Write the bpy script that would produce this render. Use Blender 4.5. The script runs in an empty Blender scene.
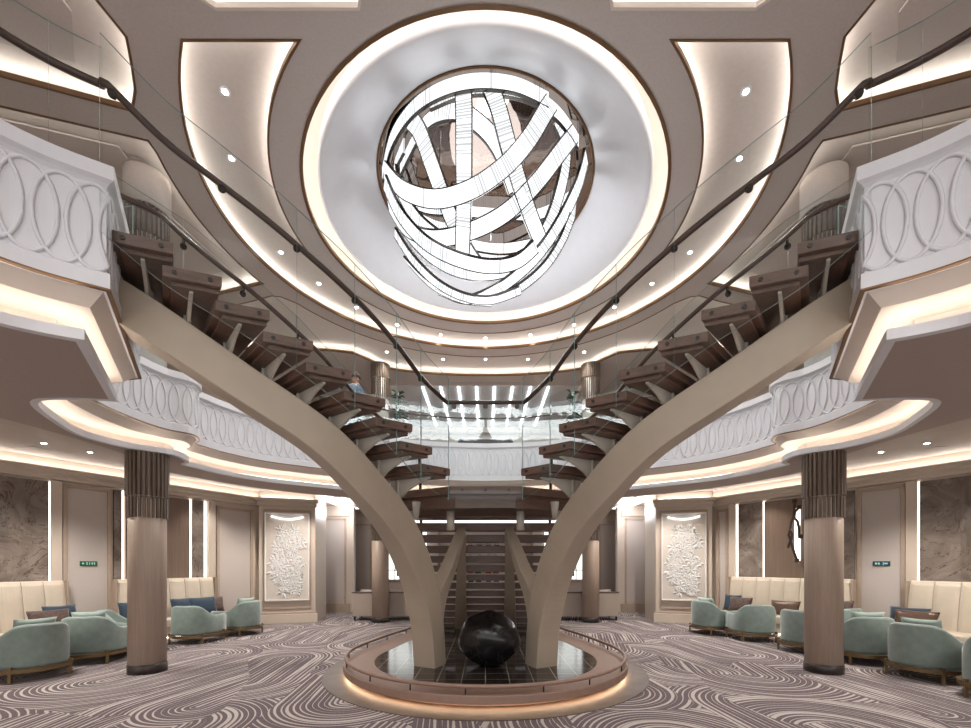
import bpy, bmesh, math, random
from mathutils import Vector, Matrix
random.seed(7)
S = bpy.context.scene
COL = S.collection
EYE = 1.58           # camera height above the carpet
F = 428.0            # focal length in pixels of the 971 px wide frame

# ------------------------------------------------------------------ helpers
def px(x, y, Y):
    """point at height Y above the eye seen at pixel (x, y)"""
    d = F * Y / (566.0 - y)
    return ((x - 485.5) / F * d, d)

def tag(o, label=None, cat=None, group=None, kind=None):
    if label: o['label'] = label
    if cat: o['category'] = cat
    if group: o['group'] = group
    if kind: o['kind'] = kind
    return o

def empty(name, loc=(0, 0, 0), rz=0.0, parent=None):
    o = bpy.data.objects.new(name, None)
    o.location = loc; o.rotation_euler = (0, 0, rz)
    COL.objects.link(o)
    if parent: o.parent = parent
    return o

def cr(pts, n=6, closed=False):
    """Catmull-Rom through points of any dimension"""
    out = []; m = len(pts)
    g = (lambda i: pts[i % m]) if closed else (lambda i: pts[max(0, min(m - 1, i))])
    for i in range(m if closed else m - 1):
        p0, p1, p2, p3 = g(i - 1), g(i), g(i + 1), g(i + 2)
        for k in range(n):
            t = k / n
            out.append(tuple(0.5 * (2*b + (c - a)*t + (2*a - 5*b + 4*c - d)*t*t + (3*b - a - 3*c + d)*t**3)
                             for a, b, c, d in zip(p0, p1, p2, p3)))
    if not closed: out.append(tuple(pts[-1]))
    return out

def off2(path, d, closed=False, clean=True):
    """offset a plan polyline to the left of its direction by d"""
    n = len(path); out = []
    for i in range(n):
        a = path[i - 1] if (i or closed) else path[i]
        b = path[i]; c = path[(i + 1) % n] if (i < n - 1 or closed) else path[i]
        t1 = Vector((b[0]-a[0], b[1]-a[1])); t2 = Vector((c[0]-b[0], c[1]-b[1]))
        if t1.length < 1e-9: t1 = t2
        if t2.length < 1e-9: t2 = t1
        t1.normalize(); t2.normalize()
        nn = Vector((-t1.y - t2.y, t1.x + t2.x))
        if nn.length < 1e-6: nn = Vector((-t1.y, t1.x)) * 2
        nn.normalize()
        k = max(0.4, nn.dot(Vector((-t1.y, t1.x))))
        out.append((b[0] + nn.x*d/k, b[1] + nn.y*d/k))
    if clean and abs(d) > .05:
        def dist(p):
            m = 9e9
            for a, b in zip(path, path[1:] + (path[:1] if closed else [])):
                dx, dy = b[0]-a[0], b[1]-a[1]; l2 = dx*dx + dy*dy
                t = 0 if l2 < 1e-12 else max(0, min(1, ((p[0]-a[0])*dx + (p[1]-a[1])*dy)/l2))
                m = min(m, math.hypot(p[0]-a[0]-dx*t, p[1]-a[1]-dy*t))
            return m
        ok = [dist(p) > abs(d)*.97 for p in out]; good = [i for i in range(n) if ok[i]]
        if good:
            out = [out[i] if ok[i] else out[min(good, key=lambda g: abs(g-i))] for i in range(n)]
    return out

class MB:
    def __init__(s): s.v = []; s.f = []; s.m = []; s.sm = []
    def add(s, vs, fs, mi=0, smooth=False):
        o = len(s.v); s.v += [tuple(v) for v in vs]
        for f in fs: s.f.append([i + o for i in f]); s.m.append(mi); s.sm.append(smooth)
        return s
    def box(s, c, d, rz=0.0, mi=0, M=None):
        x, y, z = d[0]/2, d[1]/2, d[2]/2
        R = M if M else Matrix.Rotation(rz, 3, 'Z')
        vs = [R @ Vector((a*x, b*y, e*z)) + Vector(c) for a in (-1, 1) for b in (-1, 1) for e in (-1, 1)]
        return s.add(vs, [(0,1,3,2),(4,6,7,5),(0,4,5,1),(2,3,7,6),(0,2,6,4),(1,5,7,3)], mi)
    def prism(s, poly, z0, z1, mi=0):
        n = len(poly)
        vs = [(p[0], p[1], z0) for p in poly] + [(p[0], p[1], z1) for p in poly]
        fs = [tuple(range(n-1, -1, -1)), tuple(range(n, 2*n))] + [(i, (i+1) % n, n+(i+1) % n, n+i) for i in range(n)]
        return s.add(vs, fs, mi)
    def loft(s, rings, closed=True, caps=True, mi=0, smooth=False):
        n = len(rings[0]); vs = [p for r in rings for p in r]; fs = []
        for j in range(len(rings) - 1):
            for i in range(n if closed else n - 1):
                k = (i + 1) % n
                fs.append((j*n+i, j*n+k, (j+1)*n+k, (j+1)*n+i))
        s.add(vs, fs, mi, smooth)
        if caps and closed:
            s.add(rings[0], [tuple(range(n-1, -1, -1))], mi); s.add(rings[-1], [tuple(range(n))], mi)
        return s
    def tube(s, path, r, n=8, closed=False, mi=0, sq=None):
        pts = [Vector(p) for p in path]; m = len(pts); rings = []; up = None
        for i in range(m):
            a = pts[i-1] if (i or closed) else pts[i]; c = pts[(i+1) % m] if (i < m-1 or closed) else pts[i]
            t = (c - a)
            if t.length < 1e-9: t = Vector((0, 0, 1))
            t.normalize()
            if up is None: up = Vector((0, 0, 1)) if abs(t.z) < .9 else Vector((0, 1, 0))
            x = t.cross(up)
            if x.length < 1e-6: x = t.orthogonal()
            x.normalize(); y = x.cross(t).normalized(); up = y
            rr = r[i] if isinstance(r, (list, tuple)) else r
            rings.append([pts[i] + x*math.cos(2*math.pi*k/n)*rr + y*math.sin(2*math.pi*k/n)*rr for k in range(n)])
        if closed: rings.append(rings[0])
        return s.loft(rings, True, not closed, mi, True)
    def lathe(s, prof, c=(0, 0, 0), n=48, mi=0, smooth=True, rad=None):
        rings = []
        for r, z in prof:
            rings.append([(c[0] + r*math.cos(2*math.pi*k/n)*(rad(k) if rad else 1), c[1] + r*math.sin(2*math.pi*k/n)*(rad(k) if rad else 1), c[2] + z) for k in range(n)])
        return s.loft(rings, True, True, mi, smooth)
    def strip(s, path, prof, mi=0, closed=False, smooth=False, pclosed=False):
        """sweep a profile [(offset to the left, z)] along a plan path"""
        P = [off2(path, d, closed) for d, z in prof]
        rings = [[(P[j][i][0], P[j][i][1], prof[j][1]) for j in range(len(prof))] for i in range(len(path))]
        if closed: rings.append(rings[0])
        return s.loft(rings, pclosed, pclosed and not closed, mi, smooth)
    def build(s, name, mats, parent=None, bevel=0, seg=2, smooth=False, subd=0, loc=None, rz=0):
        me = bpy.data.meshes.new(name); me.from_pydata([tuple(v) for v in s.v], [], s.f)
        bm = bmesh.new(); bm.from_mesh(me)
        for f, mi, sm in zip(bm.faces, s.m, s.sm): f.material_index = mi; f.smooth = sm or smooth
        bmesh.ops.remove_doubles(bm, verts=bm.verts, dist=1e-5)
        bmesh.ops.recalc_face_normals(bm, faces=bm.faces)
        bm.to_mesh(me); bm.free()
        for m in (mats if isinstance(mats, (list, tuple)) else [mats]): me.materials.append(m)
        o = bpy.data.objects.new(name, me); COL.objects.link(o)
        if parent: o.parent = parent
        if loc: o.location = loc
        if rz: o.rotation_euler = (0, 0, rz)
        if bevel:
            b = o.modifiers.new('bevel', 'BEVEL'); b.width = bevel; b.segments = seg; b.limit_method = 'ANGLE'; b.angle_limit = .6
        if subd:
            b = o.modifiers.new('sub', 'SUBSURF'); b.levels = subd; b.render_levels = subd
        return o

def plate(name, outer, holes, z0, z1, mat, parent=None):
    """flat slab with holes, built from a filled 2D curve and turned into a mesh"""
    cu = bpy.data.curves.new('c', 'CURVE'); cu.dimensions = '2D'; cu.fill_mode = 'BOTH'
    for lp in [outer] + holes:
        sp = cu.splines.new('POLY'); sp.points.add(len(lp) - 1)
        for p, q in zip(sp.points, lp): p.co = (q[0], q[1], 0, 1)
        sp.use_cyclic_u = True
    cu.extrude = (z1 - z0) / 2
    t = bpy.data.objects.new('t', cu); COL.objects.link(t)
    bpy.context.view_layer.update()
    me = bpy.data.meshes.new_from_object(t.evaluated_get(bpy.context.evaluated_depsgraph_get()))
    bpy.data.objects.remove(t); bpy.data.curves.remove(cu)
    me.name = name; me.transform(Matrix.Translation((0, 0, (z0+z1)/2)))
    me.materials.clear(); me.materials.append(mat)
    for f in me.polygons: f.use_smooth = False
    o = bpy.data.objects.new(name, me); COL.objects.link(o)
    if parent: o.parent = parent
    return o

def copy_tree(o, parent=None):
    c = o.copy(); COL.objects.link(c)
    if parent: c.parent = parent
    for ch in [k for k in bpy.data.objects if k.parent == o]: copy_tree(ch, c)
    return c

# ------------------------------------------------------------------ materials
def lin(h):
    c = [int(h[i:i+2], 16)/255 for i in (0, 2, 4)]
    return tuple(x/12.92 if x <= .04045 else ((x+.055)/1.055)**2.4 for x in c) + (1,)

class NT:
    def __init__(s, name):
        s.mat = bpy.data.materials.new(name); s.mat.use_nodes = True
        s.t = s.mat.node_tree; s.n = s.t.nodes; s.b = s.n['Principled BSDF']; s.out = s.n['Material Output']
    def new(s, ty, **k):
        n = s.n.new(ty)
        for a, b in k.items(): setattr(n, a, b)
        return n
    def link(s, a, b): s.t.links.new(a, b)
    def math(s, op, a, b=None, c=None):
        n = s.new('ShaderNodeMath', operation=op)
        for i, v in enumerate((a, b, c)):
            if v is None: continue
            if isinstance(v, (int, float)): n.inputs[i].default_value = v
            else: s.link(v, n.inputs[i])
        return n.outputs[0]
    def coord(s, scale=(1, 1, 1), which='Object', rot=(0, 0, 0)):
        c = s.new('ShaderNodeTexCoord'); m = s.new('ShaderNodeMapping')
        m.inputs['Scale'].default_value = scale; m.inputs['Rotation'].default_value = rot
        s.link(c.outputs[which], m.inputs[0]); return m.outputs[0]
    def noise(s, vec, scale, detail=4, rough=.5, dist=0):
        n = s.new('ShaderNodeTexNoise'); s.link(vec, n.inputs['Vector'])
        n.inputs['Scale'].default_value = scale; n.inputs['Detail'].default_value = detail
        n.inputs['Roughness'].default_value = rough; n.inputs['Distortion'].default_value = dist
        return n.outputs[0]
    def ramp(s, fac, stops):
        r = s.new('ShaderNodeValToRGB'); e = r.color_ramp.elements
        while len(e) < len(stops): e.new(.5)
        for q, (p, c) in zip(e, stops): q.position = p; q.color = c
        s.link(fac, r.inputs[0]); return r.outputs[0]
    def mixc(s, fac, a, b):
        m = s.new('ShaderNodeMix', data_type='RGBA')
        for sock, v in ((m.inputs[0], fac), (m.inputs[6], a), (m.inputs[7], b)):
            if isinstance(v, (tuple, float, int)): sock.default_value = v
            else: s.link(v, sock)
        return m.outputs[2]
    def bump(s, h, st=.2, d=.01):
        b = s.new('ShaderNodeBump'); b.inputs['Strength'].default_value = st; b.inputs['Distance'].default_value = d
        s.link(h, b.inputs['Height']); s.link(b.outputs[0], s.b.inputs['Normal'])

def plain(name, hx, rough=.5, metal=0.0, var=.06, scale=6.0, bump=0.0, sheen=0.0, coat=0.0, stretch=(1, 1, 1)):
    m = NT(name); c = lin(hx)
    v = m.noise(m.coord(stretch), scale, 5)
    d = tuple(x*(1-var*2) for x in c[:3]) + (1,); l = tuple(min(1, x*(1+var)) for x in c[:3]) + (1,)
    m.link(m.ramp(v, [(.3, d), (.7, l)]), m.b.inputs['Base Color'])
    m.b.inputs['Roughness'].default_value = rough; m.b.inputs['Metallic'].default_value = metal
    if sheen: m.b.inputs['Sheen Weight'].default_value = sheen; m.b.inputs['Sheen Roughness'].default_value = .4
    if coat: m.b.inputs['Coat Weight'].default_value = coat; m.b.inputs['Coat Roughness'].default_value = .08
    if bump: m.bump(v, bump)
    return m.mat

def wood(name, a, b, stretch, scale=3.0, rough=.4, coat=0.0):
    m = NT(name); vec = m.coord(stretch)
    n1 = m.noise(vec, scale, 8, .65, .6); n2 = m.noise(vec, scale*6, 3, .6)
    v = m.math('ADD', m.math('MULTIPLY', n1, .7), m.math('MULTIPLY', n2, .3))
    m.link(m.ramp(v, [(.32, lin(a)), (.68, lin(b))]), m.b.inputs['Base Color'])
    m.b.inputs['Roughness'].default_value = rough; m.b.inputs['Coat Weight'].default_value = coat
    m.bump(v, .08); return m.mat

def emit(name, col, st):
    m = NT(name); e = m.new('ShaderNodeEmission'); e.inputs[0].default_value = col; e.inputs[1].default_value = st
    m.link(e.outputs[0], m.out.inputs[0]); return m.mat

def glass(name, tint=(.93, .97, .96, 1), ior=1.45, refl=1.0):
    m = NT(name); t = m.new('ShaderNodeBsdfTransparent'); t.inputs[0].default_value = tint
    g = m.new('ShaderNodeBsdfGlossy'); g.inputs['Roughness'].default_value = .01
    lw = m.new('ShaderNodeLayerWeight'); lw.inputs[0].default_value = .5
    fr = m.math('MULTIPLY_ADD', m.math('POWER', lw.outputs['Facing'], 4.0), .30, .022)
    mx = m.new('ShaderNodeMixShader')
    m.link(m.math('MULTIPLY', fr, refl), mx.inputs[0])
    m.link(t.outputs[0], mx.inputs[1]); m.link(g.outputs[0], mx.inputs[2]); m.link(mx.outputs[0], m.out.inputs[0])
    return m.mat

WARM = (1, .87, .74, 1); COOL = (.93, .97, 1, 1); NEUT = (1, .945, .88, 1)
M = {}
M['taupe'] = plain('ceiling taupe', 'c0b6b0', .7, var=.03, scale=40)
M['taupe_dark'] = plain('soffit taupe', 'a99a92', .75, var=.03, scale=60)
M['panel'] = plain('coffer panel', 'cdc4be', .7, var=.02, scale=20)
M['white'] = plain('white plaster', 'dadade', .5, var=.01)
M['cream'] = plain('cream cove', 'd9cdc2', .6, var=.01)
M['bronze'] = plain('bronze trim', '7c5f45', .35, .7, .05)
M['tile'] = plain('aisle ceiling tile', 'b9ada5', .5, var=.03, scale=4)
M['wall'] = plain('cream lacquer wall', 'c3b4a5', .5, var=.02, scale=2)
M['wallcloth'] = plain('woven wall panel', 'b9aea6', .85, var=.05, scale=150, bump=.05)
M['frame'] = plain('taupe moulding', 'a89585', .5, var=.03)
M['column'] = wood('column oak', '9d8a7b', 'b4a191', (14, 14, .5), 2.2, .45)
M['wood'] = wood('walnut tread', '533e35', '765b4d', (1.2, 1.2, 9), 4, .4)
M['woodpanel'] = wood('back wall walnut', '6d5a4e', '86705f', (12, 12, .4), 2.5, .45)
M['rail'] = plain('handrail leather', '4a332b', .4, var=.1, scale=20)
M['plug'] = plain('dark plug', '2a1c18', .4)
M['beam'] = plain('beam taupe', 'afa18f', .45, var=.03, scale=3)
M['bracket'] = plain('bracket stone grey', 'b6aea2', .45, var=.03)
M['collar'] = plain('bronze collar', '67584c', .45, .12, .12, 30, stretch=(1, 1, .2))
M['colbase'] = plain('dark column base', '3a3230', .35, var=.25, scale=14)
M['velvet'] = plain('sage velvet', '818f88', .8, var=.07, scale=9, sheen=.5)
M['velvetp'] = plain('pale sage cushion cloth', '94a39b', .8, var=.05, scale=9, sheen=.3)
M['brass'] = plain('antique brass', '7d6546', .35, .6, .08)
M['leather'] = plain('cream leather', 'c2b4a2', .5, var=.03, scale=5)
M['navy'] = plain('navy velvet', '24374a', .7, var=.12, scale=10, sheen=.3)
M['brown'] = plain('brown cushion cloth', '5a4640', .7, var=.25, scale=18, sheen=.2)
M['satin'] = plain('bronze satin', '5d4638', .35, .15, .12)
M['curb'] = plain('blush leather curb', '8f7466', .55, var=.05, scale=12)
M['sofa'] = plain('beige sofa cloth', 'a89a8e', .8, var=.04, scale=50)
M['black'] = plain('black metal', '1c1a1a', .4)
M['chrome'] = plain('dark steel bracket', '55504c', .25, .9)
M['steel'] = plain('chrome frame', 'c9c9c9', .15, 1.0)
M['art'] = plain('dark bronze sculpture', '4a3b30', .4, .4, .1)
M['skin'] = plain('skin', 'b98a74', .6)
M['hair'] = plain('short grey hair', '40332d', .8)
M['shirt'] = plain('blue shirt', '4d6178', .8, var=.1, scale=20)
M['jeans'] = plain('patterned trousers', '6f7f8e', .8, var=.4, scale=30)
M['leaf'] = plain('plant leaf', '3d5a48', .5, var=.2, scale=8)
M['pot'] = plain('white planter', 'cfcac4', .4)
M['green'] = plain('green sign', '1f5a45', .4, var=.02)
M['blue'] = plain('blue sign', '1f4a5c', .4, var=.02)
M['signw'] = plain('sign marks', 'a9d0c0', .5, var=.0)
M['relief'] = plain('white relief plaster', 'e6e2de', .4, var=.01)
M['redbag'] = plain('red leather', '8a3b2c', .5); M['amber'] = plain('amber bottle', '7a4a26', .15)
M['led'] = emit('warm LED', WARM, 7); M['ledn'] = emit('neutral LED', NEUT, 9); M['leds'] = emit('wall LED', NEUT, 2.2); M['ledc'] = emit('cool LED', COOL, 3.5)
M['fount'] = emit('amber LED', (1, .70, .46, 1), 15)
M['lamp'] = emit('downlight', (1, .95, .88, 1), 40)
M['window'] = emit('backlit glass', (.97, 1, .96, 1), 1.2)
M['glass'] = glass('balustrade glass', (.955, .972, .968, 1), 1.5, .8)
M['edge'] = plain('teal glass edge', '93aaa7', .15, 0, .02)
M['vitrine'] = glass('vitrine glass', (.97, .97, .97, 1), 1.45, 1)

def mk_mirror():
    m = NT('dark mirror'); m.b.inputs['Base Color'].default_value = (.22, .18, .16, 1)
    m.b.inputs['Metallic'].default_value = 1; m.b.inputs['Roughness'].default_value = .03
    n = m.noise(m.coord(), 2.2, 2); m.bump(n, .10, .05); return m.mat
M['mirror'] = mk_mirror()

def mk_ribbon():
    m = NT('lit crystal'); uv = m.new('ShaderNodeUVMap')
    sp = m.new('ShaderNodeSeparateXYZ'); m.link(uv.outputs[0], sp.inputs[0])
    c = m.math('FRACT', m.math('MULTIPLY', sp.outputs[0], 30.0))
    wn = m.new('ShaderNodeTexWhiteNoise', noise_dimensions='1D'); m.link(m.math('FLOOR', m.math('MULTIPLY', sp.outputs[0], 30.0)), wn.inputs['W'])
    seg = m.new('ShaderNodeTexNoise', noise_dimensions='1D'); m.link(sp.outputs[0], seg.inputs['W']); seg.inputs['Scale'].default_value = 1.3; seg.inputs['Detail'].default_value = 1
    dens = m.math('MULTIPLY', m.math('GREATER_THAN', seg.outputs[0], .5), .55)
    th = m.math('MULTIPLY', m.math('ADD', wn.outputs[0], .25), m.math('ADD', dens, .12))
    dark = m.math('LESS_THAN', c, th)
    v = m.math('SUBTRACT', 1.0, m.math('MULTIPLY', dark, .55))
    e = m.new('ShaderNodeEmission'); e.inputs[0].default_value = (.95, .98, 1, 1)
    m.link(m.math('MULTIPLY', v, .85), e.inputs[1]); m.link(e.outputs[0], m.out.inputs[0]); return m.mat
M['crystal'] = mk_ribbon()

def mk_marble():
    m = NT('brown marble'); v = m.coord()
    n = m.noise(v, 1.6, 8, .62, 1.2)
    base = m.ramp(n, [(.3, lin('5c5048')), (.55, lin('82766d')), (.75, lin('a0938a'))])
    w = m.noise(v, 1.1, 5, .6, 2.2)
    vein = m.math('LESS_THAN', m.math('ABSOLUTE', m.math('SUBTRACT', w, .5)), .006)
    m.link(m.mixc(m.math('MULTIPLY', vein, .7), base, lin('3c2f26')), m.b.inputs['Base Color'])
    m.b.inputs['Roughness'].default_value = .12; return m.mat
M['marble'] = mk_marble()

def mk_stone():
    m = NT('polished black stone'); v = m.coord()
    w = m.noise(v, 2.3, 6, .6, 1.5)
    vein = m.math('LESS_THAN', m.math('ABSOLUTE', m.math('SUBTRACT', w, .5)), .004)
    m.link(m.mixc(m.math('MULTIPLY', vein, .3), lin('131214'), lin('6a6664')), m.b.inputs['Base Color'])
    m.b.inputs['Roughness'].default_value = .24; m.bump(m.noise(v, 9, 4), .12, .02); return m.mat
M['stone'] = mk_stone()

def mk_pool():
    m = NT('black tile'); v = m.coord()
    br = m.new('ShaderNodeTexBrick'); br.offset = 0.0
    m.link(v, br.inputs[0]); br.inputs['Scale'].default_value = 1.0
    br.inputs['Brick Width'].default_value = .3; br.inputs['Row Height'].default_value = .3; br.inputs['Mortar Size'].default_value = .006
    br.inputs[1].default_value = lin('2b2624'); br.inputs[2].default_value = lin('352f2c'); br.inputs[3].default_value = lin('8a7f76')
    m.link(br.outputs[0], m.b.inputs['Base Color']); m.b.inputs['Roughness'].default_value = .12; m.b.inputs['Specular IOR Level'].default_value = .3; return m.mat
M['pool'] = mk_pool()
M['border'] = plain('brown floor tile', '54463d', .55, var=.15, scale=5)

def mk_carpet():
    m = NT('swirl carpet'); c = m.new('ShaderNodeTexCoord'); sp = m.new('ShaderNodeSeparateXYZ')
    m.link(c.outputs['Object'], sp.inputs[0]); X, Y = sp.outputs[0], sp.outputs[1]
    def layer(W, L, fr, ang, sh):
        ca, sa = math.cos(ang), math.sin(ang)
        u = m.math('ADD', m.math('MULTIPLY', X, ca), m.math('ADD', m.math('MULTIPLY', Y, sa), sh))
        v = m.math('SUBTRACT', m.math('MULTIPLY', Y, ca), m.math('MULTIPLY', X, sa))
        ui = m.math('DIVIDE', u, W); i = m.math('FLOOR', ui)
        wn = m.new('ShaderNodeTexWhiteNoise', noise_dimensions='1D'); m.link(i, wn.inputs['W'])
        vi = m.math('ADD', m.math('DIVIDE', v, L), m.math('MULTIPLY', wn.outputs[0], 3.7)); j = m.math('FLOOR', vi)
        p = m.math('MULTIPLY', m.math('SUBTRACT', m.math('FRACT', ui), .5), W)
        q = m.math('MULTIPLY', m.math('SUBTRACT', m.math('FRACT', vi), .5), L)
        q2 = m.math('MAXIMUM', m.math('SUBTRACT', m.math('ABSOLUTE', q), L/2 - W*.5), 0.0)
        d = m.math('SQRT', m.math('ADD', m.math('MULTIPLY', p, p), m.math('MULTIPLY', q2, q2)))
        k = m.math('MULTIPLY', d, fr); ki = m.math('FLOOR', k); kf = m.math('FRACT', k)
        sd = m.math('ADD', m.math('MULTIPLY', ki, 13.1), m.math('ADD', m.math('MULTIPLY', i, 7.7), m.math('MULTIPLY', j, 31.3)))
        w2 = m.new('ShaderNodeTexWhiteNoise', noise_dimensions='1D'); m.link(sd, w2.inputs['W'])
        brk = m.new('ShaderNodeTexNoise', noise_dimensions='2D'); cv = m.new('ShaderNodeCombineXYZ')
        m.link(m.math('MULTIPLY', sd, 3.3), cv.inputs[0]); m.link(m.math('MULTIPLY', v, .9), cv.inputs[1]); m.link(cv.outputs[0], brk.inputs['Vector'])
        brk.inputs['Scale'].default_value = 1.0; brk.inputs['Detail'].default_value = 1
        th = m.math('MULTIPLY_ADD', w2.outputs[0], .56, .10)
        th = m.math('MULTIPLY', th, m.math('MULTIPLY_ADD', brk.outputs[0], 2.6, -.45))
        return m.math('LESS_THAN', kf, th)
    a = layer(1.6, 3.1, 16.0, .10, .3); b = layer(2.2, 4.0, 15.5, -.22, .9)
    mask = m.math('GREATER_THAN', m.noise(m.coord((.55, .3, 1)), 1.0, 1), .52)
    ln = m.math('ADD', m.math('MULTIPLY', a, m.math('SUBTRACT', 1.0, mask)), m.math('MULTIPLY', b, mask))
    pile = m.noise(m.coord((60, 8, 1)), 3, 3)
    dk = m.ramp(pile, [(.35, lin('5c5254')), (.65, lin('716669'))]); lt = m.ramp(pile, [(.3, lin('a79d98')), (.7, lin('c3bab4'))])
    m.link(m.mixc(ln, dk, lt), m.b.inputs['Base Color']); m.b.inputs['Roughness'].default_value = .95
    m.b.inputs['Specular IOR Level'].default_value = .1
    m.bump(m.noise(m.coord(), 220, 2), .25, .004); return m.mat
M['carpet'] = mk_carpet()

# ------------------------------------------------------------------ the plan curves (left half, mirrored)
def Z(Y): return Y + EYE
CEIL = Z(5.69)
run1F = cr([(-3.42,-4),(-3.42,1.2),(-3.40,2.0),(-3.36,2.45),(-3.25,2.76),(-3.05,2.98),(-2.79,3.15)], 5)
run1L = cr([(-3.62,-4),(-3.62,1.2),(-3.60,2.1),(-3.53,2.6),(-3.38,2.92),(-3.20,3.07),(-2.98,3.18)], 5)
run2F = [(-2.79+(-3.73+2.79)*t/6, 3.15+1.45*t/6) for t in range(1, 7)]
run2L = [(-2.98+(-3.77+2.98)*t/6, 3.18+1.20*t/6) for t in range(1, 7)]
run3F = cr([(-3.73,4.6),(-4.3,4.72),(-4.7,4.95),(-4.83,5.4),(-4.84,5.95),(-4.74,6.35),(-4.53,6.6),(-4.62,6.88),(-4.82,7.08),(-4.78,7.3),(-4.62,7.75),(-4.2,8.35),(-3.3,9.0),(-2.2,9.7),(-1.1,10.12),(0,10.25)], 5)[1:]
run3L = cr([(-3.77,4.38),(-4.2,4.33),(-4.62,4.42),(-4.98,4.98),(-5.2,5.55),(-5.08,6.08),(-4.72,6.46),(-4.78,6.9),(-4.98,7.1),(-4.95,7.3),(-4.78,7.9),(-4.36,8.5),(-3.44,9.2),(-2.28,9.92),(-1.12,10.36),(0,10.5)], 5)[1:]
def full(half): return half + [(-x, y) for x, y in reversed(half[:-1])]
FH = run1F + run2F + run3F; LH = run1L + run2L + run3L
FP, LP = full(FH), full(LH)
L2H = cr([(-6.6,-4),(-6.4,1.5),(-6.0,3.4),(-5.55,4.75),(-5.42,5.6),(-5.45,6.5),(-5.75,7.2),(-5.4,8.4),(-4.6,9.6),(-3,10.8),(-1.5,11.35),(0,11.5)], 4)
L2P = full(L2H)
CH = cr([(-8.25,-4),(-8.3,4.0),(-8.2,7.2),(-7.62,8.6),(-6.95,9.8),(-6.12,11.25)], 4) + [(-4.26,11.45),(-3.9,11.5),(-3.9,17.6),(0,17.6)]
CP = full(CH)

# ------------------------------------------------------------------ floor, outer walls
fl = MB().box((0, 7, -.05), (26, 24, .1)).build('floor', M['carpet']); tag(fl, kind='structure')
w = MB()
w.box((-10.2, 7, 4), (.2, 24, 8)); o = w.build('wall_left', M['wall']); tag(o, kind='structure')
o = MB().box((10.2, 7, 4), (.2, 24, 8)).build('wall_right', M['wall']); tag(o, kind='structure')
wb = MB(); wb.box((0, 18.6, 1.6), (20.4, .2, 3.4)); wb.box((0, 18.6, 5.7), (20.4, .2, 4.2))
wb.box((-7.9, 13.6, 5.7), (4.6, .2, 3.2)); wb.box((7.9, 13.6, 5.7), (4.6, .2, 3.2))
wbo = wb.build('wall_back', M['cream']); tag(wbo, kind='structure')

# ------------------------------------------------------------------ upper ceiling with coffers
C0 = (0.0, 7.2)
def arc(rx, ry, a0, a1, n=40):
    return [(C0[0] + rx*math.cos(math.radians(a0+(a1-a0)*i/n)), C0[1] + ry*math.sin(math.radians(a0+(a1-a0)*i/n))) for i in range(n+1)]
circ = arc(2.83, 2.83, 0, 360, 96)[:-1]
# ring coffer, cut straight in front at y = 4.64
ai = math.degrees(math.asin((4.64-7.2)/3.27)); ao = math.degrees(math.asin((4.64-7.2)/4.0))
ring = arc(4.27, 4.0, ao, 180-ao, 80) + arc(3.27, 3.27, 180-ai, ai, 80)
def mir(p): return [(-x, y) for x, y in reversed(p)]
c1 = [(-3.9,2.2),(-3.92,4.3),(-3.87,4.6),(-4.02,4.85),(-4.2,5.12),(-4.42,5.34),(-5.63,4.96),(-8,4.25),(-8,2.2)]
c2 = [(-8,4.72),(-6.02,5.3),(-4.52,5.73)] + [(-4.72*math.cos(math.radians(a)), 7.2+4.72*math.sin(math.radians(a))) for a in range(-16, 18, 3)] + [(-4.49,8.62),(-5.56,8.95),(-8,9.6)]
dcv = [(-7.5,9.95),(-5.06,9.22),(-4.5,9.02),(-4.32,9.06)] + [(4.62*math.cos(math.radians(a)), 7.2+4.45*math.sin(math.radians(a))) for a in range(152, 27, -4)] + [(4.32,9.06),(4.5,9.02),(5.06,9.22),(7.5,9.95),(7.5,11.2),(4.2,11.3),(3.55,11.45),(3.3,11.75),(3.1,12.0)] + [(3.1*math.cos(math.radians(a)), 12.0+.8*math.sin(math.radians(a))) for a in range(4, 177, 6)] + [(-3.1,12.0),(-3.3,11.75),(-3.55,11.45),(-4.2,11.3),(-7.5,11.2)]
skl = [(-2.86,2.6),(-1.22,2.6),(-1.22,4.2),(-1.3,4.36),(-2.75,4.36),(-2.86,4.28)]
room = [(-3.05,13.5),(3.05,13.5),(3.3,18.4),(-3.3,18.4)]
coffers = [circ, ring, c1, mir(c1), c2, mir(c2), dcv, skl, mir(skl)]
outer = [(-10.3,-4.8),(10.3,-4.8),(10.3,20),(-10.3,20)]
ceil = plate('ceiling', outer, coffers + [room], CEIL, CEIL+.05, M['taupe']); tag(ceil, kind='structure')
def inset_ring(lp, d):
    a = sum(lp[i][0]*lp[(i+1) % len(lp)][1] - lp[(i+1) % len(lp)][0]*lp[i][1] for i in range(len(lp)))
    return off2(lp, -d if a > 0 else d, True)
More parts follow.
